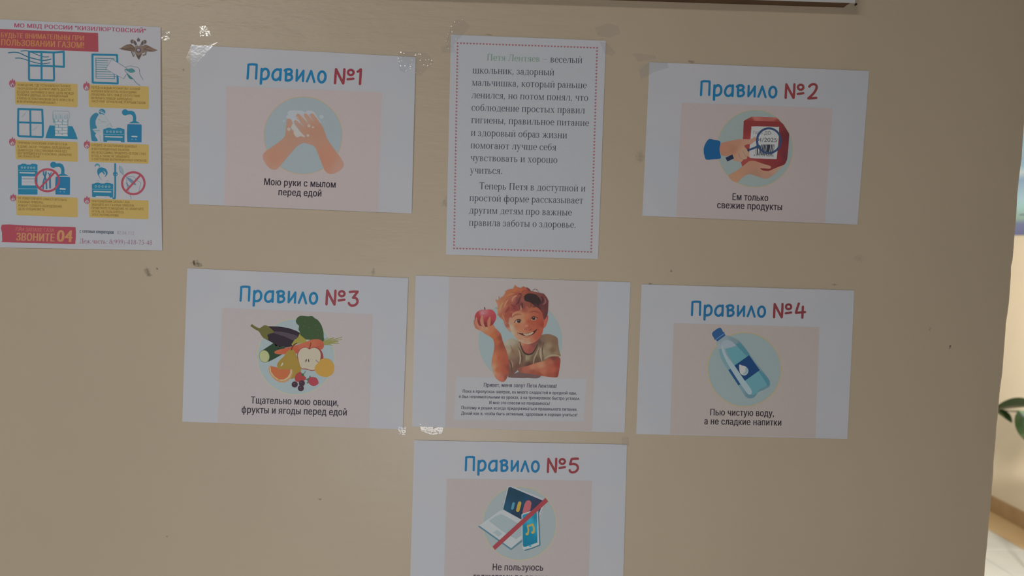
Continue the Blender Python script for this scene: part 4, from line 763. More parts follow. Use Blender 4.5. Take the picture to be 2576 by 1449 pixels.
part6('phone', 'white phone with blue screen', 12, [
 ([(1215, 850), (1240, 820), (1440, 755), (1640, 720), (1660, 1000), (1662, 1610), (1480, 1690), (1290, 1745), (1245, 1700)], (164, 170, 176), 0),
 ([(1240, 865), (1260, 845), (1450, 790), (1598, 765), (1612, 1000), (1618, 1545), (1310, 1655), (1265, 1650), (1250, 1600)], [(1300, 1500, (16, 108, 136)), (1500, 1600, (18, 104, 132)), (1300, 900, (40, 120, 150)), (1420, 1000, (50, 142, 168)), (1560, 1180, (40, 136, 162)), (1300, 1200, (18, 110, 140)), (1400, 1400, (16, 110, 138)), (1580, 900, (28, 112, 142))], 0)],
 [([(1640, 760), (1658, 1100), (1678, 1610), (1480, 1690), (1300, 1742)], 30, (70, 104, 120)), ([(1420, 1635), (1450, 1632)], 40, (62, 142, 162))])
part6('music_note', 'yellow music note', 16, [(ellipse(1358, 1330, 40, 34, 16, -.3), (164, 142, 76), 0), (ellipse(1502, 1290, 42, 34, 16, -.3), (164, 142, 76), 0)], [([(1380, 1320), (1392, 1230), (1372, 1130)], 40, (164, 142, 76)), ([(1375, 1130), (1430, 1115), (1495, 1088)], 50, (164, 142, 76)), ([(1500, 1095), (1530, 1180), (1525, 1280)], 44, (164, 142, 76))])
s6.P().poly(K6([(1815, 428), (1886, 515), (552, 1732), (488, 1650)]), (144, 60, 66), 19).build('slash', d, 'red diagonal bar')

# ---- the text sheet with the heart border
R7 = (148, 143, 147)
s7 = Sheet([(1134.6, 87.5), (1524, 103), (1504.1, 651.9), (1122, 640.4)], R7, 'portrait sheet of black paragraph text framed by a border of tiny red hearts',
           lifts=(.0005, .0010, .0018, .0005))
s7.panel([(1151, 109), (1502, 121), (1487, 634), (1142, 625)], (146, 143, 147), 'text_panel', 1, 'slightly greyer text area')
pr = s7.P(); tk = (56, 50, 62)
serif(pr, 'Петя Лентяев', (1223.6, 152.1), (1357.8, 155.8), 16.5, (96, 116, 100), 4); pr.build('green_name_line', s7.root, 'grey-green opening words')
pr = s7.P()
serif(pr, '–', (1365.6, 154.6), (1376.6, 154.9), 17, (110, 108, 112), 4)
for t, p0, p1 in (('веселый', (1383.6, 157.2), (1464.6, 159.0)), ('школьник, задорный', (1188, 184.4), (1394, 189.9)), ('мальчишка, который раньше', (1186.5, 215.4), (1475.2, 222.6)), ('ленился, но потом понял, что', (1185.5, 247), (1479.5, 254.1)),
                  ('соблюдение простых правил', (1185.3, 278.3), (1470.8, 285.6)), ('гигиены, правильное питание', (1184.9, 309.6), (1481, 317.4)), ('и здоровый образ жизни', (1183.9, 341.6), (1426.3, 348.3)), ('помогают лучше себя', (1182.8, 373.2), (1398.8, 378.7)),
                  ('чувствовать и хорошо', (1182.8, 404.7), (1402.1, 410.3)), ('учиться.', (1181.7, 435.9), (1263.6, 437.9)), ('Теперь Петя в доступной и', (1204.9, 475.9), (1472.8, 482)), ('простой форме рассказывает', (1180.2, 505.7), (1466.8, 512.3)),
                  ('другим детям про важные', (1179.5, 536.8), (1437.9, 542.5)), ('правила заботы о здоровье.', (1179.1, 567.7), (1448.9, 573.3))):
    serif(pr, t, p0, p1, 17.5, tk, 4)
pr.build('paragraph_text', s7.root, 'black serif paragraph text')
pr = s7.P()
def heart(x, y, r, a):
    pts = [(0, .95), (-.55, .45), (-.95, -.1), (-.85, -.6), (-.45, -.8), (0, -.4), (.45, -.8), (.85, -.6), (.95, -.1), (.55, .45)]
    c, s_ = math.cos(a), math.sin(a); pr.poly([(x + r * (u * c - v * s_), y + r * (u * s_ + v * c)) for u, v in pts], (134, 80, 88), 3)
HC = [(1151.2, 108.6), (1502, 120.6), (1486.9, 633.8), (1142, 624.8)]
for (a, b, n, rot) in ((HC[0], HC[1], 43, 0), (HC[3], HC[2], 43, 0), (HC[0], HC[3], 63, .55), (HC[1], HC[2], 63, -.35)):
    for i in range(n + 1):
        t = i / n; heart(a[0] * (1 - t) + b[0] * t, a[1] * (1 - t) + b[1] * t, 2.75, rot * (0 < i < n))
pr.build('heart_border', s7.root, 'border of tiny red hearts', 'stuff')

# ---- the gas safety poster on the left
R8 = (146, 148, 151)
s8 = Sheet([(-8, 48.5), (405.4, 68.8), (409.3, 629.9), (-6, 622.2)], R8, 'portrait gas safety poster with red banner and blue pictures, cut by the left frame edge',
           lifts=(.0004, .0020, .0019, .0004))
T8 = (36, 102, 128)
pr = s8.P(); text(pr, 'МО МВД РОССИИ "КИЗИЛЮРТОВСКИЙ"', (36.0, 68.6), (367.4, 83.2), 10.2, (138, 70, 90), 4, .022); pr.build('title', s8.root, 'crimson title line')
pr = s8.P().poly(C(0, 50, 9.985, [(-70, 225), (0, 230), (2465, 330), (2472, 805), (0, 705), (-70, 700)]), (134, 62, 68), 2); bn = pr.build('banner', s8.root, 'red banner')
pr = s8.P(); oc = (164, 106, 68)
text(pr, 'БУДЬТЕ ВНИМАТЕЛЬНЫ ПРИ', (2.5, 94.2), (210.8, 102.4), 12.6, oc, 4, .026); text(pr, 'ПОЛЬЗОВАНИИ ГАЗОМ!', (3, 113.9), (211, 121.3), 15.5, oc, 4, .03); pr.build('lettering', bn, 'orange banner lettering')
pr = s8.P().poly(smooth(C(0, 485, 9.985, [(50, 800), (500, 815), (1000, 835), (1500, 852), (1860, 862), (1905, 890), (1915, 1080), (1905, 1250), (1870, 1288), (1500, 1280), (900, 1262), (100, 1240), (65, 1200), (55, 1000)]), 2), (138, 62, 72), 2); bn = pr.build('banner', s8.root, 'red banner')
pr = s8.P()
text(pr, 'ПРИ ЗАПАХЕ ГАЗА', (40, 581.4), (137.5, 583.7), 9.2, (162, 96, 84), 4, .02); text(pr, 'ЗВОНИТЕ', (41.5, 605), (138.5, 607.3), 19.5, (170, 112, 80), 4, .04); text(pr, '04', (143.5, 607.5), (183.5, 608.8), 30, (172, 114, 78), 4, .03)
pr.build('lettering', bn, 'orange banner lettering')
pr = s8.P(); text(pr, 'с сотовых операторов', (200.8, 585), (287, 588.2), 8.0, (62, 72, 82), 4, .035); pr.build('note_line', s8.root)
pr = s8.P(); serif(pr, '02,04,112', (294, 589), (338.2, 591.2), 8.4, (128, 112, 124), 4); serif(pr, 'Деж.часть: 8(999)-418-75-48', (201, 611.6), (383.6, 616.2), 11.3, (120, 78, 92), 4); pr.build('phone_line', s8.root)
YB = [([(24.5 + 13, 205.2), (194.8, 211.3), (195, 270), (38, 262.2)], (22.8, 197, 39.5, 220), '1', [('ПОМЕЩЕНИЕ, ГДЕ УСТАНОВЛЕНО ГАЗОВОЕ', 44, 216.4, 177.5, 219.6), ('ОБОРУДОВАНИЕ ДОЛЖНО ИМЕТЬ ДОСТУП', 43.5, 225.4, 178.5, 228.5), ('ВОЗДУХА, НАПРИМЕР В ОКНЕ, ЩЕЛЬ МЕЖДУ', 43, 233.7, 186, 238), ('ПОЛОМ И ДВЕРЬЮ, ВЕНТИЛЯЦИОННЫЙ', 43, 241.2, 170.5, 245.4), ('КЛАПАН В ПЛАСТИКОВОМ ОКНЕ ИЛИ СТЕНЕ', 43, 249.8, 186, 255.2), ('И ВЕНТИЛЯЦИОННЫЙ КАНАЛ', 43, 258, 138.8, 261.7)]),
      ([(222, 212.6), (374.8, 217.8), (375.2, 275), (223.5, 269.5)], (209, 204, 226, 228), '2', [('ПЕРЕД КАЖДЫМ РОЗЖИГОМ ГАЗОВОЙ', 230, 222.8, 352, 227), ('КОЛОНКИ ИЛИ КОТЛА НЕОБХОДИМО', 230, 232, 344, 235.2), ('ПРОВЕРИТЬ ТЯГУ. ПРИ ЕЕ ОТСУТСТВИИ', 230, 240.7, 351.6, 244.4), ('ВКЛЮЧАТЬ ПРИБОР ЗАПРЕЩЕНО:', 230, 249.4, 333, 252.6), ('НАСТУПИТ ОТРАВЛЕНИЕ УГАРНЫМ ГАЗОМ', 230.5, 257.4, 366, 261.8)]),
      ([(37.5, 351.6), (195, 357.2), (195.8, 407), (40, 400.8)], (22.8, 344, 39.5, 367), '3', [('ПРИЧИНЫ СКОПЛЕНИЯ УГАРНОГО ГАЗА', 44.6, 361.6, 169.5, 366), ('В ДОМЕ: ЗАСОР, ТРЕЩИНА, ОБЛЕДЕНЕНИЕ', 44.3, 371, 177, 375.5), ('ДЫМОХОДА, ПЛАСТИКОВЫЕ ОКНА БЕЗ', 44.3, 380, 167.6, 383.8), ('ВЕНТИЛЯЦИОННОГО КЛАПАНА, ЗАКРЫТАЯ', 44.3, 388, 179.5, 392.6), ('ЗАСЛОНКА ПЕЧИ', 45, 395.6, 99, 397.4)]),
      ([(222.5, 358.4), (375, 363.8), (374, 412.2), (223.5, 407.2)], (210.5, 351, 226.5, 374), '4', [('СЛЕДИТЕ ЗА СОСТОЯНИЕМ ДЫМОВЫХ', 230.5, 367.8, 344.5, 371.6), ('И ВЕНТИЛЯЦИОННЫХ КАНАЛОВ.', 230.5, 377.4, 326, 380), ('ИХ НЕОБХОДИМО ПРОВЕРЯТЬ НЕ РЕЖЕ 3 РАЗ', 230.5, 386, 366.6, 390.2), ('В ГОД, А ТАКЖЕ НЕ ЗАБЫВАЙТЕ', 230.5, 394.5, 325.5, 397.4), ('О СОСТОЯНИИ ВЕНТИЛЯЦИОННЫХ КЛАПАНОВ', 230.5, 402.8, 369, 407)]),
      ([(39.5, 492.2), (195, 497.4), (195.8, 546.6), (41.5, 541.4)], (25.3, 486.5, 41, 506.5), '5', [('НЕ РЕМОНТИРУЙТЕ САМОСТОЯТЕЛЬНО', 46, 501.2, 168, 505.8), ('ГАЗОВЫЕ ПРИБОРЫ.', 46.5, 510.8, 109, 512), ('РЕМОНТ ГАЗОВОГО ОБОРУДОВАНИЯ -', 46.3, 519.5, 158.8, 522.6), ('ДЕЛО СПЕЦИАЛИСТА', 46.3, 528, 112, 530)]),
      ([(222.8, 499.2), (374, 504.4), (373.6, 551.6), (224.5, 546.8)], (210.5, 492.3, 226.7, 513), '6', [('ПРИ ПОЯВЛЕНИИ ЗАПАХА ГАЗА:', 230.5, 508.8, 326.6, 511.4), ('ЗАКРОЙТЕ ВСЕ ГАЗОВЫЕ ПРИБОРЫ,', 230.5, 517.6, 338, 520), ('ПРОВЕТРИТЕ ПОМЕЩЕНИЕ, НЕ ЗАЖИГАЙТЕ', 230.5, 526, 362, 529), ('ОГОНЬ, НЕ ПОЛЬЗУЙТЕСЬ', 230.5, 534.4, 311.5, 536.8), ('ЭЛЕКТРОПРИБОРАМИ.', 230.5, 542.6, 299.5, 545)])]
for box, (fx0, fy0, fx1, fy1), num, lines in YB:
    a, b, c_, e = box; r = 2.2
    pts = [(a[0] + r, a[1]), (b[0] - r, b[1]), (b[0], b[1] + r), (c_[0], c_[1] - r), (c_[0] - r, c_[1]), (e[0] + r, e[1]), (e[0], e[1] - r), (a[0], a[1] + r)]
    o = s8.P().poly(pts, (164, 134, 78), 2).build('notice_box', s8.root, 'yellow instruction box')
    pr = s8.P()
    for t, x0, y0, x1, y1 in lines: text(pr, t, (x0, y0), (x1, y1), 5.6, (106, 84, 42), 4, .012)
    pr.build('lettering', o)
    w_, h_ = fx1 - fx0, fy1 - fy0; q = lambda l: [(fx0 + u * w_, fy0 + v * h_) for u, v in l]
    pr = s8.P().poly(q([(.5, 0), (.62, .14), (.6, .28), (.75, .22), (.86, .18), (.95, .38), (1, .62), (.9, .85), (.68, .98), (.45, 1), (.2, .92), (.04, .72), (.0, .5), (.1, .3), (.2, .2), (.3, .28), (.42, .18)]), (136, 74, 86), 5)
    pr.poly(smooth(q([(.48, .42), (.58, .55), (.72, .62), (.78, .78), (.62, .92), (.4, .93), (.22, .78), (.3, .62), (.44, .6)]), 2), (152, 138, 142), 6)
    text(pr, num, (fx0 + w_ * .43, fy1 - 2.2), (fx0 + w_ * .66, fy1 - 2.2), 5.5, (90, 70, 96), 7, .02)
    pr.build('flame_icon', o, 'small red flame with a number')
# blue pictures
KA = lambda p: C(0, 50, 9.985, p)
def pic(nm, lab, polys=(), strokes=(), K=KA, ly=3):
    pr = s8.P()
    for pts, col, sm in polys: pr.poly(smooth(K(pts), 3) if sm else K(pts), col, ly); ly += 1
    for pts, w, col, *sm in strokes: pr.stroke(K(pts), w / 10, col, ly, sm=sm[0] if sm else 0)
    return pr.build(nm, s8.root, lab)
TB = T8; LG = (144, 150, 152)
pic('window_picture', 'blue open window with blowing air', (), [
 ([(728, 800), (728, 1480), (740, 1510), (1350, 1520), (1358, 1490), (1345, 830)], 50, TB), ([(1040, 800), (1045, 1510)], 48, TB), ([(728, 800), (1040, 805), (1350, 820), (1600, 800), (1605, 1180), (1350, 1165), (750, 1145)], 50, TB),
 ([(215, 828), (330, 815), (480, 830), (700, 930), (900, 985), (1100, 1020), (1280, 985)], 26, (44, 92, 112), 3), ([(390, 962), (500, 960), (620, 990), (800, 1050), (1050, 1105), (1250, 1080)], 22, (44, 92, 112), 3), ([(525, 785), (650, 775), (760, 800), (950, 880), (1100, 930), (1220, 925)], 20, (44, 92, 112), 3)])
KB = lambda p: C(180, 50, 9.985, p)
pic('vent_picture', 'blue ventilation grille with a hand holding paper', [([(1010, 990), (1380, 1260), (1360, 1400), (1250, 1440), (870, 1230)], (148, 148, 154), 0)],
    [([(525, 870), (1145, 885), (1158, 1600), (530, 1575), (525, 870)], 50, TB), ([(610, 960), (1065, 975), (1075, 1480), (615, 1465), (610, 960)], 16, (60, 104, 120))] + [([(620, 1015 + 57 * i), (1060 - (150 if i < 5 else 0) + max(0, (i - 5) * 30) - (60 * abs(i - 4) * 0), 1025 + 57 * i)], 15, (70, 112, 126)) for i in range(0, 8)]
    , KB)
pic('paper_slip', None, [([(1012, 985), (1460, 1270), (1380, 1360), (1290, 1475), (860, 1235)], (150, 150, 156), 0)], [([(1012, 985), (1250, 1130), (1500, 1300)], 9, (60, 96, 108)), ([(1012, 985), (860, 1235), (1060, 1350), (1310, 1480), (1390, 1350)], 8, (76, 104, 114))], KB, 6)
pic('hand_picture', None, [([(1330, 1240), (1420, 1235), (1520, 1220), (1600, 1290), (1500, 1330), (1440, 1310)], (64, 110, 114), 1), ([(1385, 1340), (1450, 1390), (1540, 1480), (1500, 1490), (1440, 1460)], (52, 104, 104), 1)],
    [([(1360, 1190), (1480, 1155), (1560, 1180), (1650, 1190), (1700, 1240), (1710, 1330), (1740, 1410), (1800, 1510)], 9, (84, 108, 118), 3), ([(1330, 1260), (1400, 1350), (1500, 1440), (1560, 1500), (1620, 1580), (1720, 1650)], 11, (60, 98, 108), 3)], KB, 8)
pic('eagle_emblem', 'grey-brown double-headed eagle emblem', [
 ([(1190, 718), (1250, 705), (1310, 660), (1380, 625), (1480, 605), (1545, 640), (1590, 700), (1640, 720), (1640, 830), (1560, 800), (1480, 785), (1350, 770), (1260, 750)], (100, 86, 74), 0), ([(1730, 700), (1790, 660), (1840, 625), (1900, 635), (1990, 680), (2080, 730), (2175, 765), (2080, 800), (1980, 802), (1880, 795), (1820, 830), (1720, 830)], (104, 88, 76), 0),
 ([(1590, 620), (1640, 640), (1690, 660), (1740, 640), (1790, 630), (1800, 760), (1780, 850), (1740, 930), (1690, 1002), (1650, 950), (1610, 870), (1580, 780)], (108, 96, 88), 0),
 ([(1640, 490), (1662, 475), (1680, 438), (1700, 475), (1724, 492), (1712, 545), (1655, 545)], (84, 76, 80), 0), ([(1475, 520), (1500, 495), (1550, 495), (1600, 530), (1630, 590), (1660, 640), (1600, 650), (1570, 600), (1520, 580), (1485, 570)], (110, 102, 98), 0), ([(1890, 530), (1860, 505), (1810, 510), (1770, 540), (1745, 590), (1710, 645), (1790, 660), (1820, 610), (1880, 590)], (110, 102, 98), 0),
 ([(1490, 525), (1520, 500), (1545, 512), (1530, 545), (1545, 575), (1510, 600), (1480, 560)], (84, 76, 74), 0), ([(1875, 525), (1845, 503), (1820, 515), (1835, 550), (1822, 580), (1858, 602), (1888, 565)], (84, 76, 74), 0), ([(1560, 560), (1590, 520), (1620, 560), (1640, 610), (1600, 640)], (78, 70, 68), 0), ([(1745, 610), (1765, 550), (1790, 530), (1810, 580), (1780, 640)], (78, 70, 68), 0), ([(1620, 860), (1680, 900), (1750, 860), (1700, 1000), (1660, 960)], (80, 70, 62), 0), (ellipse(1682, 765, 66, 60, 20), (82, 72, 76), 0), (ellipse(1682, 758, 38, 32, 16), (134, 130, 134), 0)],
 [([(1505, 800), (1530, 860), (1555, 915)], 30, (100, 92, 86)), ([(1870, 800), (1860, 870), (1800, 890)], 34, (104, 96, 90)), ([(1300, 700), (1450, 660), (1540, 690)], 8, (126, 110, 92)), ([(1350, 740), (1480, 720), (1560, 740)], 8, (76, 64, 56)), ([(1850, 690), (1960, 740), (2080, 775)], 8, (130, 112, 94)), ([(1860, 740), (1960, 775), (2040, 790)], 8, (78, 66, 58)), ([(1400, 650), (1500, 700), (1560, 760)], 7, (72, 60, 54)), ([(1470, 625), (1560, 690), (1600, 760)], 7, (72, 60, 54)), ([(1820, 760), (1880, 690), (1950, 680)], 7, (72, 60, 54)), ([(1270, 720), (1400, 745), (1500, 770)], 7, (70, 58, 52)), ([(1590, 900), (1570, 860), (1560, 800)], 8, (80, 70, 66)), ([(1550, 620), (1600, 660), (1640, 640)], 12, (150, 148, 148)), ([(1780, 640), (1830, 650)], 12, (150, 148, 148))], KB)
KC = lambda p: C(0, 195, 9.985, p)
pic('window_picture', 'blue closed window', (), [([(460, 790), (1060, 810), (1075, 1200), (1075, 1470), (1060, 1495), (480, 1475), (455, 1440), (455, 1100), (460, 790)], 50, TB), ([(760, 800), (768, 1480)], 46, TB), ([(460, 1125), (1065, 1145)], 46, TB), ([(540, 990), (690, 840)], 8, (112, 134, 142)), ([(570, 1000), (640, 900)], 8, (112, 134, 142)), ([(810, 1330), (970, 1200)], 8, (112, 134, 142)), ([(850, 1330), (930, 1260)], 8, (112, 134, 142))], KC)
pr = s8.P()
pr.poly(KC([(1245, 1205), (1820, 1225), (1900, 1400), (1950, 1555), (1140, 1520), (1180, 1380)]), TB, 3)
pr.poly(KC([(1370, 1050), (1715, 1060), (1700, 1460), (1385, 1460)]), (100, 132, 140), 4)
for r in range(6):
    y0 = 1048 + r * 72; y1 = y0 + 56; xs = [(1385, 1450), (1480, 1560), (1595, 1690)] if r == 0 else ([(1392, 1550), (1580, 1690)] if r % 2 else [(1392, 1455), (1485, 1690)])
    for x0, x1 in xs: pr.poly(KC([(x0, y0), (x1, y0 + 5), (x1, y1 + 5), (x0, y1)]), (152, 154, 157), 5)
for x in (1345, 1385, 1425, 1480, 1520, 1560, 1620, 1660, 1700): pr.stroke(KC([(x, 1035), (x - 6, 960 - (x * 7 % 30)), (x + 8, 905)]), 1.3, (112, 136, 144), 5, taper=lambda t: 1.2 - t)
pr.stroke(KC([(1340, 1120), (1320, 1000), (1330, 850), (1350, 838), (1710, 850), (1738, 870), (1740, 1000), (1718, 1080)]), .9, (106, 128, 134), 5).stroke(KC([(1345, 1040), (1350, 1120)]), 4, (98, 132, 140), 5)
pr.poly(KC([(1375, 1440), (1705, 1450), (1700, 1475), (1380, 1465)]), (150, 156, 160), 6)
pr.build('chimney_picture', s8.root, 'blue roof with a brick chimney')
KD = lambda p: C(180, 195, 9.985, p)
def boiler(K, x, y):
    q = lambda l: [(a + x, b + y) for a, b in l]
    pic('boiler_picture', 'blue boiler with bent flue pipe', [(ellipse(1345 + x, 875 + y, 80, 78, 22), TB, 0), (q([(1345, 845), (1500, 835), (1570, 860), (1610, 930), (1625, 1000), (1620, 1095), (1725, 1150), (1430, 1150), (1540, 1095), (1545, 1000), (1520, 945), (1470, 925), (1360, 940)]), TB, 0), (q([(1400, 1190), (1420, 1172), (1750, 1180), (1762, 1200), (1760, 1630), (1400, 1620), (1392, 1400)]), (34, 96, 130), 0)],
        [(q([(1520, 1480), (1640, 1485)]), 38, (146, 156, 162)), (q([(1515, 1552), (1530, 1552)]), 22, (92, 134, 150)), (q([(1610, 1555), (1625, 1558)]), 22, (92, 134, 150))], K)
boiler(KD, 0, 0)
def stove(K, x, y, h, tall):
    q = lambda l: [(a + x, b + y) for a, b in l]
    bottom = [(1330, h), (1250, h - 5), (1230, h - 35), (900, h - 45), (880, h - 10), (800, h - 20)] if not tall else [(1285, h), (800, h - 5)]
    W_ = 1330 if not tall else 1285
    pl = [(q([(795, 1300), (860, 1285), (900, 1262), (980, 1262), (1020, 1285), (1110, 1285), (1150, 1262), (1240, 1268), (1290, 1290), (W_, 1300)] + bottom), TB, 0)]
    st = [(q([(810, 1425), (W_ - 12, 1432)]), 12, (104, 142, 156)), (q([(850, 1485), (1270 - (60 if tall else 0), 1495)]), 34, LG)]
    if tall: pl += [(q([(890, 1580), (1230, 1585), (1230, 1810), (890, 1806)]), (148, 152, 158), 0)]; st += [(q([(910, 1640), (1200, 1642)]), 30, (120, 130, 138)), (q([(900, 1720), (1220, 1722)]), 8, (110, 124, 134)), (q([(805, 1890), (1285, 1895)]), 14, (110, 144, 158))]
    o = pic('stove_picture', 'blue gas stove', pl, st, K); pr = s8.P()
    for i in range(5): c = K(q([(895 + i * (85 if not tall else 78), 1357 + 2 * i)]))[0]; pr.disc(*c, 2.7, (120, 150, 160), 6).disc(*c, 1.3, (50, 98, 120), 7)
    pr.build('stove_knobs', o)
stove(KD, 0, 0, 1630, False)
pic('cook_picture', 'blue and pale figure bending over the stove', [
 ([(620, 885), (540, 925), (475, 1010), (458, 1120), (465, 1250), (480, 1400), (500, 1560), (530, 1598), (640, 1600), (650, 1560), (590, 1460), (620, 1400), (660, 1300), (650, 1200), (600, 1120), (640, 1000), (680, 930)], (48, 104, 128), 1), (ellipse(765, 865, 85, 78, 22, .4), (52, 106, 130), 0),
 ([(690, 950), (760, 920), (840, 960), (900, 1060), (960, 1130), (1010, 1240), (900, 1265), (800, 1300), (720, 1290), (640, 1400), (560, 1350), (520, 1300), (640, 1270), (600, 1160), (650, 1080)], (140, 148, 150), 1), ([(600, 1420), (700, 1390), (790, 1400), (790, 1560), (700, 1600), (620, 1500)], (146, 150, 154), 1)],
 [([(690, 840), (760, 880), (830, 905)], 18, LG), ([(740, 810), (770, 870)], 10, LG), ([(740, 1110), (850, 1115)], 12, (110, 126, 130)), ([(520, 1300), (560, 1340), (700, 1330)], 16, (84, 122, 136)), ([(870, 1240), (960, 1150), (1020, 1250)], 9, (116, 132, 136)), ([(680, 1050), (710, 1070)], 16, (100, 124, 132)), ([(715, 1450), (720, 1560), (735, 1600)], 8, (92, 116, 124))], KD)
KE = lambda p: C(0, 340, 9.985, p)
stove(KE, -345, -545, 2038, True); boiler(KE, -5, -130)
KF = lambda p: C(180, 340, 9.985, p)
stove(KF, -285, -70, 1640, False)
pic('steam_picture', 'blue curl of steam', [([(770, 1140), (700, 1060), (650, 960), (650, 870), (700, 820), (790, 815), (870, 860), (905, 940), (890, 1000), (830, 1050), (860, 980), (840, 920), (790, 900), (830, 950), (820, 1000), (770, 930), (710, 960), (690, 1010), (720, 1070)], TB, 1), ([(580, 770), (600, 730), (650, 712), (700, 740), (712, 790), (680, 830), (690, 780), (650, 760), (610, 770), (600, 800)], (70, 116, 134), 1)], [([(630, 1145), (690, 1148)], 14, (120, 138, 146)), ([(870, 1148), (930, 1150)], 14, (120, 138, 146))], KF)
pic('gas_pipe_picture', 'blue gas pipe with a valve', (), [([(1095, 725), (1098, 1400), (1090, 1580), (1050, 1590)], 46, TB), ([(1060, 950), (1095, 990), (1130, 950)], 34, TB)], KF)
s8.P().ring(*KF([(1098, 980)])[0], 5, 4.6, 1.6, TB, 5).build('valve_ring', s8.root)
pic('tools_picture', 'blue pliers and spanner', (), [([(1095, 925), (1095, 980), (1130, 1040), (1105, 1120), (1085, 1200), (1085, 1340)], 40, (52, 98, 122)), ([(1155, 925), (1150, 980), (1125, 1040), (1160, 1140), (1170, 1340)], 40, (52, 98, 122)), ([(1210, 950), (1245, 1000), (1290, 945)], 26, (58, 102, 126)), ([(1250, 1000), (1255, 1150), (1258, 1320)], 48, (58, 102, 126))], KE)
pic('plug_picture', 'pale hand with a leaf-like match', [([(1200, 770), (1260, 800), (1305, 880), (1310, 970), (1280, 985), (1220, 930), (1205, 850)], (118, 136, 142), 1), ([(1390, 1060), (1480, 1090), (1560, 1150), (1620, 1250), (1540, 1230), (1440, 1150)], (92, 112, 128), 1)],
    [([(1200, 770), (1215, 900), (1310, 1000), (1480, 1110)], 10, (84, 108, 120), 3), ([(1385, 1060), (1390, 1180), (1400, 1300), (1450, 1440), (1500, 1600)], 12, (90, 110, 128), 3), ([(1410, 1040), (1560, 1050), (1640, 1140), (1740, 1200), (1720, 1300), (1690, 1420)], 9, (90, 108, 124), 3), ([(1380, 1200), (1430, 1280)], 30, (88, 110, 128))], KF)
for K, cx, cy, rx, ry in ((KE, 1188, 1135, 29.6, 27.6), (KF, 1552, 1208, 28.4, 27.6)):
    c = K([(cx, cy)])[0]; pr = s8.P().ring(*c, rx, ry, 5.2, (140, 66, 78), 9).stroke([(c[0] - rx * .64, c[1] + ry * .70), (c[0] + rx * .62, c[1] - ry * .72)], 4.6, (140, 64, 76), 10)
    pr.build('prohibition_sign', s8.root, 'red crossed-out circle')

# ------------------------------------------------------------ clear adhesive tape
TAPE = bpy.data.materials.new('clear_adhesive_tape'); TAPE.use_nodes = True
n = TAPE.node_tree.nodes; l = TAPE.node_tree.links; n.clear()
out = n.new('ShaderNodeOutputMaterial'); tr = n.new('ShaderNodeBsdfTransparent'); gl = n.new('ShaderNodeBsdfGlossy'); gl.inputs['Roughness'].default_value = .12
df = n.new('ShaderNodeBsdfDiffuse'); df.inputs['Color'].default_value = (.85, .85, .84, 1)
m1 = n.new('ShaderNodeMixShader'); m1.inputs[0].default_value = .11; m2 = n.new('ShaderNodeMixShader'); lw = n.new('ShaderNodeLayerWeight'); lw.inputs['Blend'].default_value = .5; pw = n.new('ShaderNodeMath'); pw.operation = 'POWER'; pw.inputs[1].default_value = 5; fr = n.new('ShaderNodeMath'); fr.operation = 'MULTIPLY_ADD'; fr.inputs[1].default_value = .85; fr.inputs[2].default_value = .055; l.new(lw.outputs['Facing'], pw.inputs[0]); l.new(pw.outputs[0], fr.inputs[0])
tc = n.new('ShaderNodeTexCoord'); nz = n.new('ShaderNodeTexNoise'); nz.inputs['Scale'].default_value = 75; nz.inputs['Detail'].default_value = 2; bp = n.new('ShaderNodeBump'); bp.inputs['Strength'].default_value = .2; bp.inputs['Distance'].default_value = .0005
l.new(tc.outputs['Object'], nz.inputs['Vector']); l.new(nz.outputs['Fac'], bp.inputs['Height']); l.new(bp.outputs[0], gl.inputs['Normal'])
l.new(tr.outputs[0], m1.inputs[1]); l.new(df.outputs[0], m1.inputs[2]); l.new(fr.outputs[0], m2.inputs[0]); l.new(m1.outputs[0], m2.inputs[1]); l.new(gl.outputs[0], m2.inputs[2]); l.new(m2.outputs[0], out.inputs[0])
MILK = TAPE.copy(); MILK.name = 'milky_adhesive_tape'
for q in MILK.node_tree.nodes:
    if q.type == 'MIX_SHADER' and q.inputs[1].links and q.inputs[1].links[0].from_node.type == 'BSDF_TRANSPARENT': q.inputs[0].default_value = .22
def tape(pts, label, amp=.0009, base=.0016, seed=1):
    rr = random.Random(seed); lp = [Vector((x, y, 0)) for x, y in pts]; tri = tessellate_polygon([lp]); T = [[(lp[i].x, lp[i].y) for i in t] for t in tri]
    for _ in range(12):
        nt = []
        for P in T:
            L = [math.dist(P[i], P[(i + 1) % 3]) for i in range(3)]; m = max(L)
            if m < 5: nt.append(P); continue
            i = L.index(m); a, b, c = P[i], P[(i + 1) % 3], P[(i + 2) % 3]; q = ((a[0] + b[0]) / 2, (a[1] + b[1]) / 2); nt += [[a, q, c], [q, b, c]]
        T = nt
    idx, v, f = {}, [], []
    for P in T:
        t = []
        for p in P:
            k = (round(p[0], 2), round(p[1], 2))
            if k not in idx: idx[k] = len(v); v.append(wall_at(k[0], k[1], base + amp * (.05 if 'milky' in label else .2) * rr.random()))
            t.append(idx[k])
        A, B, D = (v[i] for i in t); f.append(t if (B - A).cross(D - A).y < 0 else t[::-1])
    org = sum(v, Vector()) / len(v)
    o = mesh_obj('adhesive_tape', v, f, MILK if 'milky' in label else TAPE, None, None); 
    for vv in o.data.vertices: vv.co = vv.co - org
    o.location = org; tag(o, label, 'tape', 'clear tape pieces holding the posters'); return o
tape([(468, 146), (482, 112), (500, 114), (525, 114), (550, 105), (535, 116), (515, 138), (487, 167), (478, 158)], 'milky folded tape over the top left corner of the rule 1 poster', .0003, .0012, 1)
tape([(500, 68), (516, 64), (528, 76), (530, 90), (504, 92)], 'loose clear tape scrap on the wall above the rule 1 poster', .0006, .0004, 2)
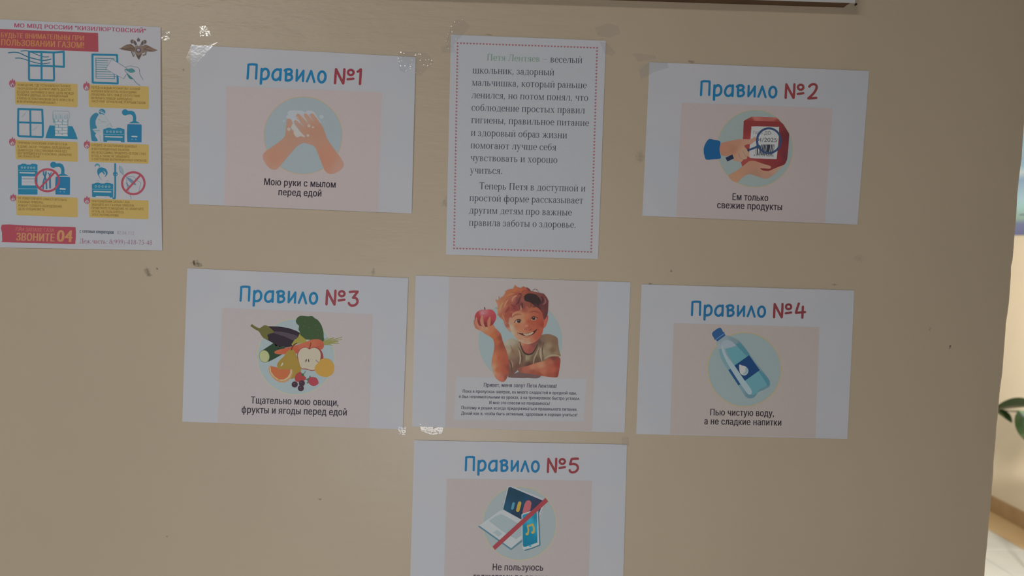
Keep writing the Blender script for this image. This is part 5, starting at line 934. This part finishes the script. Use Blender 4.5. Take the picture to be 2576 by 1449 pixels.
tape([(1000, 134), (1012, 128), (1075, 134), (1092, 160), (1060, 188), (1030, 190), (1005, 176)], 'crumpled clear tape over the top right corner of the rule 1 poster', .0016, .0012, 3)
tape([(1120, 108), (1128, 80), (1140, 52), (1162, 48), (1184, 66), (1160, 92), (1142, 112), (1124, 122)], 'crumpled clear tape over the top left corner of the heart-bordered sheet', .0016, .0012, 4)
tape([(1108, 118), (1140, 114), (1148, 132), (1112, 134)], 'small shiny tape strip at the left edge of the heart-bordered sheet', .0012, .0014, 5)
tape([(1496, 70), (1530, 58), (1556, 66), (1560, 84), (1534, 96), (1504, 90)], 'old clear tape patch on the wall above the heart-bordered sheet, at its right', .0006, .0004, 6)
tape([(1508, 104), (1526, 108), (1548, 132), (1540, 140), (1522, 136)], 'clear tape at the top right corner of the heart-bordered sheet', .0005, .0013, 7)
tape([(1606, 176), (1632, 156), (1678, 158), (1682, 170), (1646, 182), (1612, 200)], 'milky tape over the top left corner of the rule 2 poster', .0008, .0012, 8)
tape([(1592, 136), (1604, 134), (1650, 140), (1648, 148), (1604, 156)], 'thin old tape scrap on the wall above the rule 2 poster, at its left', .0005, .0004, 9)
tape([(1055, 1066), (1090, 1068), (1116, 1072), (1112, 1090), (1086, 1094), (1060, 1084)], 'clear tape under the lower left corner of the boy poster', .0007, .0012, 10)
tape([(1002, 1074), (1022, 1074), (1020, 1094), (1004, 1094)], 'tiny clear tape at the lower right corner of the rule 3 poster', .0010, .0012, 11)
tape([(1562, 1100), (1582, 1100), (1582, 1122), (1564, 1122)], 'tiny clear tape at the top right corner of the rule 5 poster', .0010, .0012, 12)
tape([(398, 80), (412, 76), (428, 80), (426, 100), (408, 102)], 'small clear tape at the top right corner of the gas safety poster', .0012, .0012, 13)

# ------------------------------------------------------------ the hall past the corner: poster on its wall, plant in a pot
def hall_pt(px, py, off=0):
    d = ray(px, py); k = (XR - off - CAM.x) / d.x; return CAM + d * k
HP, n, l, b = principled('hall_poster_print', .3)
pt = hall_pt(2554, 592); zb = pt.z
tcn = n.new('ShaderNodeTexCoord'); sp = n.new('ShaderNodeSeparateXYZ'); l.new(tcn.outputs['Object'], sp.inputs[0])
mrn = n.new('ShaderNodeMapRange'); mrn.inputs[1].default_value = 0; mrn.inputs[2].default_value = .42; l.new(sp.outputs['Z'], mrn.inputs[0])
cr = n.new('ShaderNodeValToRGB'); e = cr.color_ramp; e.elements[0].position = 0; e.elements[0].color = (.16, .18, .34, 1); e.elements[1].position = 1; e.elements[1].color = (.35, .55, .72, 1)
for p_, c_ in ((.17, (.20, .24, .42, 1)), (.24, (.34, .50, .42, 1)), (.42, (.42, .70, .72, 1)), (.52, (.45, .68, .80, 1)), (.8, (.30, .46, .66, 1)), (.9, (.62, .74, .80, 1))):
    q = e.elements.new(p_); q.color = c_
l.new(mrn.outputs[0], cr.inputs[0]); l.new(cr.outputs[0], b.inputs['Base Color'])
org = Vector((XR - .003, pt.y - .05, zb))
root = empty('wall_poster', org); tag(root, 'pale blue and green poster on the bright hall wall past the corner', 'poster')
v, f = box_vf(-.002, .0025, -.42, .55, 0, .75)
o = mesh_obj('sheet', v, f, HP, root)
v, f = box_vf(-.0035, -.002, -.40, .02, .12, .126); vv, ff = list(v), list(f)
for i in range(9):
    v, f = box_vf(-.0032, -.0022, -.40 + .0, -.02 - .03 * (i % 3), .15 + i * .022, .158 + i * .022); k0 = len(vv); vv += v; ff += [tuple(a + k0 for a in q) for q in f]
PT, *_ = principled('poster_dark_print', .5, (.12, .16, .22)); mesh_obj('print_lines', vv, ff, PT, root)

LEAF, n, l, b = principled('glossy_leaf', .22, (.05, .16, .03)); tcn = n.new('ShaderNodeTexCoord'); nz = n.new('ShaderNodeTexNoise'); nz.inputs['Scale'].default_value = 9
cr = n.new('ShaderNodeValToRGB'); cr.color_ramp.elements[0].color = (.008, .017, .004, 1); cr.color_ramp.elements[1].color = (.010, .034, .004, 1); l.new(tcn.outputs['Object'], nz.inputs['Vector']); l.new(nz.outputs['Fac'], cr.inputs[0]); l.new(cr.outputs[0], b.inputs['Base Color'])
STEM, *_ = principled('green_stem', .5, (.12, .22, .06))
POT, n, l, b = principled('brown_clay_pot', .5, (.30, .15, .08)); SOIL, *_ = principled('potting_soil', .95, (.05, .035, .025))
px0, py0 = 2.83, 2.34
root = empty('potted_plant', (px0, py0, 0)); tag(root, 'leafy green potted plant in the hall, its leaves entering at the right frame edge', 'plant')
v, f = [], []; prof2 = [(.0, .27), (.075, .27), (.11, .29), (.145, .35), (.155, .40), (.148, .45), (.136, .478), (.14, .49), (.130, .49), (.128, .46), (0, .46)]
Np = 28
for r_, z_ in prof2:
    for i in range(Np): a = 2 * math.pi * i / Np; v.append((r_ * math.cos(a), r_ * math.sin(a), z_))
for k in range(len(prof2) - 2):
    for i in range(Np): f.append((k * Np + i, k * Np + (i + 1) % Np, (k + 1) * Np + (i + 1) % Np, (k + 1) * Np + i))
mesh_obj('pot', v, f, POT, root, None, True)
v = [(.127 * math.cos(2 * math.pi * i / 28), .127 * math.sin(2 * math.pi * i / 28), .465 + .006 * math.sin(i * 2.3)) for i in range(28)] + [(0, 0, .48)]
mesh_obj('soil', v, [(i, (i + 1) % 28, 28) for i in range(28)], SOIL, root)
st_ = empty('plant_stand', (px0, py0, 0)); tag(st_, 'low dark metal stand under the potted plant in the hall', 'stand')
def ringmesh(r0, r1, z0, z1, n_=24):
    v, f = [], []
    for i in range(n_):
        c, q = math.cos(2 * math.pi * i / n_), math.sin(2 * math.pi * i / n_); v += [(r1 * c, r1 * q, z0), (r1 * c, r1 * q, z1), (r0 * c, r0 * q, z1), (r0 * c, r0 * q, z0)]
    for i in range(n_):
        a, b_ = 4 * i, 4 * ((i + 1) % n_)
        for k in range(4): f.append((a + k, b_ + k, b_ + (k + 1) % 4, a + (k + 1) % 4))
    return v, f
mesh_obj('top_ring', *ringmesh(.02, .11, .256, .2685), DARK, st_)
for i in range(3):
    c, q = math.cos(2.1 * i + .4), math.sin(2.1 * i + .4); v, f = [], []
    for z_, r_ in ((0, .15), (.262, .10)):
        for k in range(6): a = k * math.pi / 3; v.append((r_ * c + .006 * math.cos(a), r_ * q + .006 * math.sin(a), z_))
    for k in range(6): f.append((k, (k + 1) % 6, 6 + (k + 1) % 6, 6 + k))
    f += [tuple(reversed(range(6))), tuple(range(6, 12))]
    mesh_obj('leg', v, f, DARK, st_)
def leaf(base, tip, width, droop, nrm, fold=.22):
    base, tip = Vector(base), Vector(tip); ax = tip - base; side = ax.cross(Vector(nrm)).normalized(); up = side.cross(ax).normalized(); v, f = [], []; Nn = 14
    for i in range(Nn + 1):
        t = i / Nn; w = width * (math.sin(math.pi * t ** .8) ** .8) * (1 if t < .98 else .1); c = base + ax * t + up * (droop * math.sin(math.pi * t))
        for s_ in (-1, -.5, 0, .5, 1): v.append(c + side * (w * s_) + up * (abs(s_) * w * fold))
    for i in range(Nn):
        for k in range(4): a = i * 5 + k; f.append((a, a + 1, a + 6, a + 5))
    nb = len(v); v += [p - up * .0015 for p in v]; f += [tuple(reversed([k + nb for k in q])) for q in f[:]]
    return mesh_obj('leaf', v, f, LEAF, root, root.location, True)
def stem(a, b_, c, r=.007):
    pts = [Vector(a) * (1 - t) ** 2 + Vector(b_) * 2 * t * (1 - t) + Vector(c) * t * t for t in [i / 10 for i in range(11)]]; v, f = [], []
    for p in pts:
        for k in range(6): q = k * math.pi / 3; v.append(p + Vector((r * math.cos(q), r * math.sin(q), 0)))
    for i in range(10):
        for k in range(6): f.append((i * 6 + k, i * 6 + (k + 1) % 6, i * 6 + 6 + (k + 1) % 6, i * 6 + 6 + k))
    return mesh_obj('stem', v, f, STEM, root, root.location, True)
def dp(px, py, dist):   # a point of the plant found by its pixel at a chosen depth into the hall
    d = ray(px, py); k = (dist - CAM.y) / d.y; return CAM + d * k
o3 = (px0, py0, .46)
A1, A2 = dp(2606, 1018, 2.62), dp(2490, 1036, 2.78)
leaf(A1, A2, .055, .018, (0, -.55, 1)); stem(o3, (px0 + .02, py0, .7), A1)
B1, B2 = dp(2580, 1042, 2.60), dp(2530, 1072, 2.72)
leaf(dp(2500, 1026, 2.74), dp(2546, 1064, 2.60), .030, .006, (0, -.9, .45))
leaf(B1, dp(2497, 1040, 2.84), .034, .012, (0, -.8, .6))
C1, C2 = dp(2562, 1032, 2.55), dp(2622, 1130, 2.50)
leaf(C1, C2, .062, .03, (-.5, -.9, .3)); stem(o3, (px0, py0 + .02, .7), C1)
leaf((2.86, 2.52, .82), (2.93, 2.58, .52), .055, .02, (-.3, -1, .2)); stem(o3, (px0 + .05, py0 + .05, .9), (2.86, 2.52, .82), .005)
rr = random.Random(5)
for i in range(11):
    a = rr.uniform(-1.8, .5); R_ = rr.uniform(.22, .42); z_ = rr.uniform(.62, 1.05)
    b0 = Vector((px0 + .5 * R_ * math.cos(a), py0 - .1 + .5 * R_ * math.sin(a) - .08, z_)); t0 = Vector((px0 + R_ * math.cos(a), py0 - .12 + R_ * math.sin(a) - .1, z_ - rr.uniform(.05, .22)))
    if t0.x > XR - .05: t0.x = XR - .05
    leaf(b0, t0, rr.uniform(.04, .06), .03, (0, 0, 1)); stem(o3, (b0.x, b0.y, .6), b0)
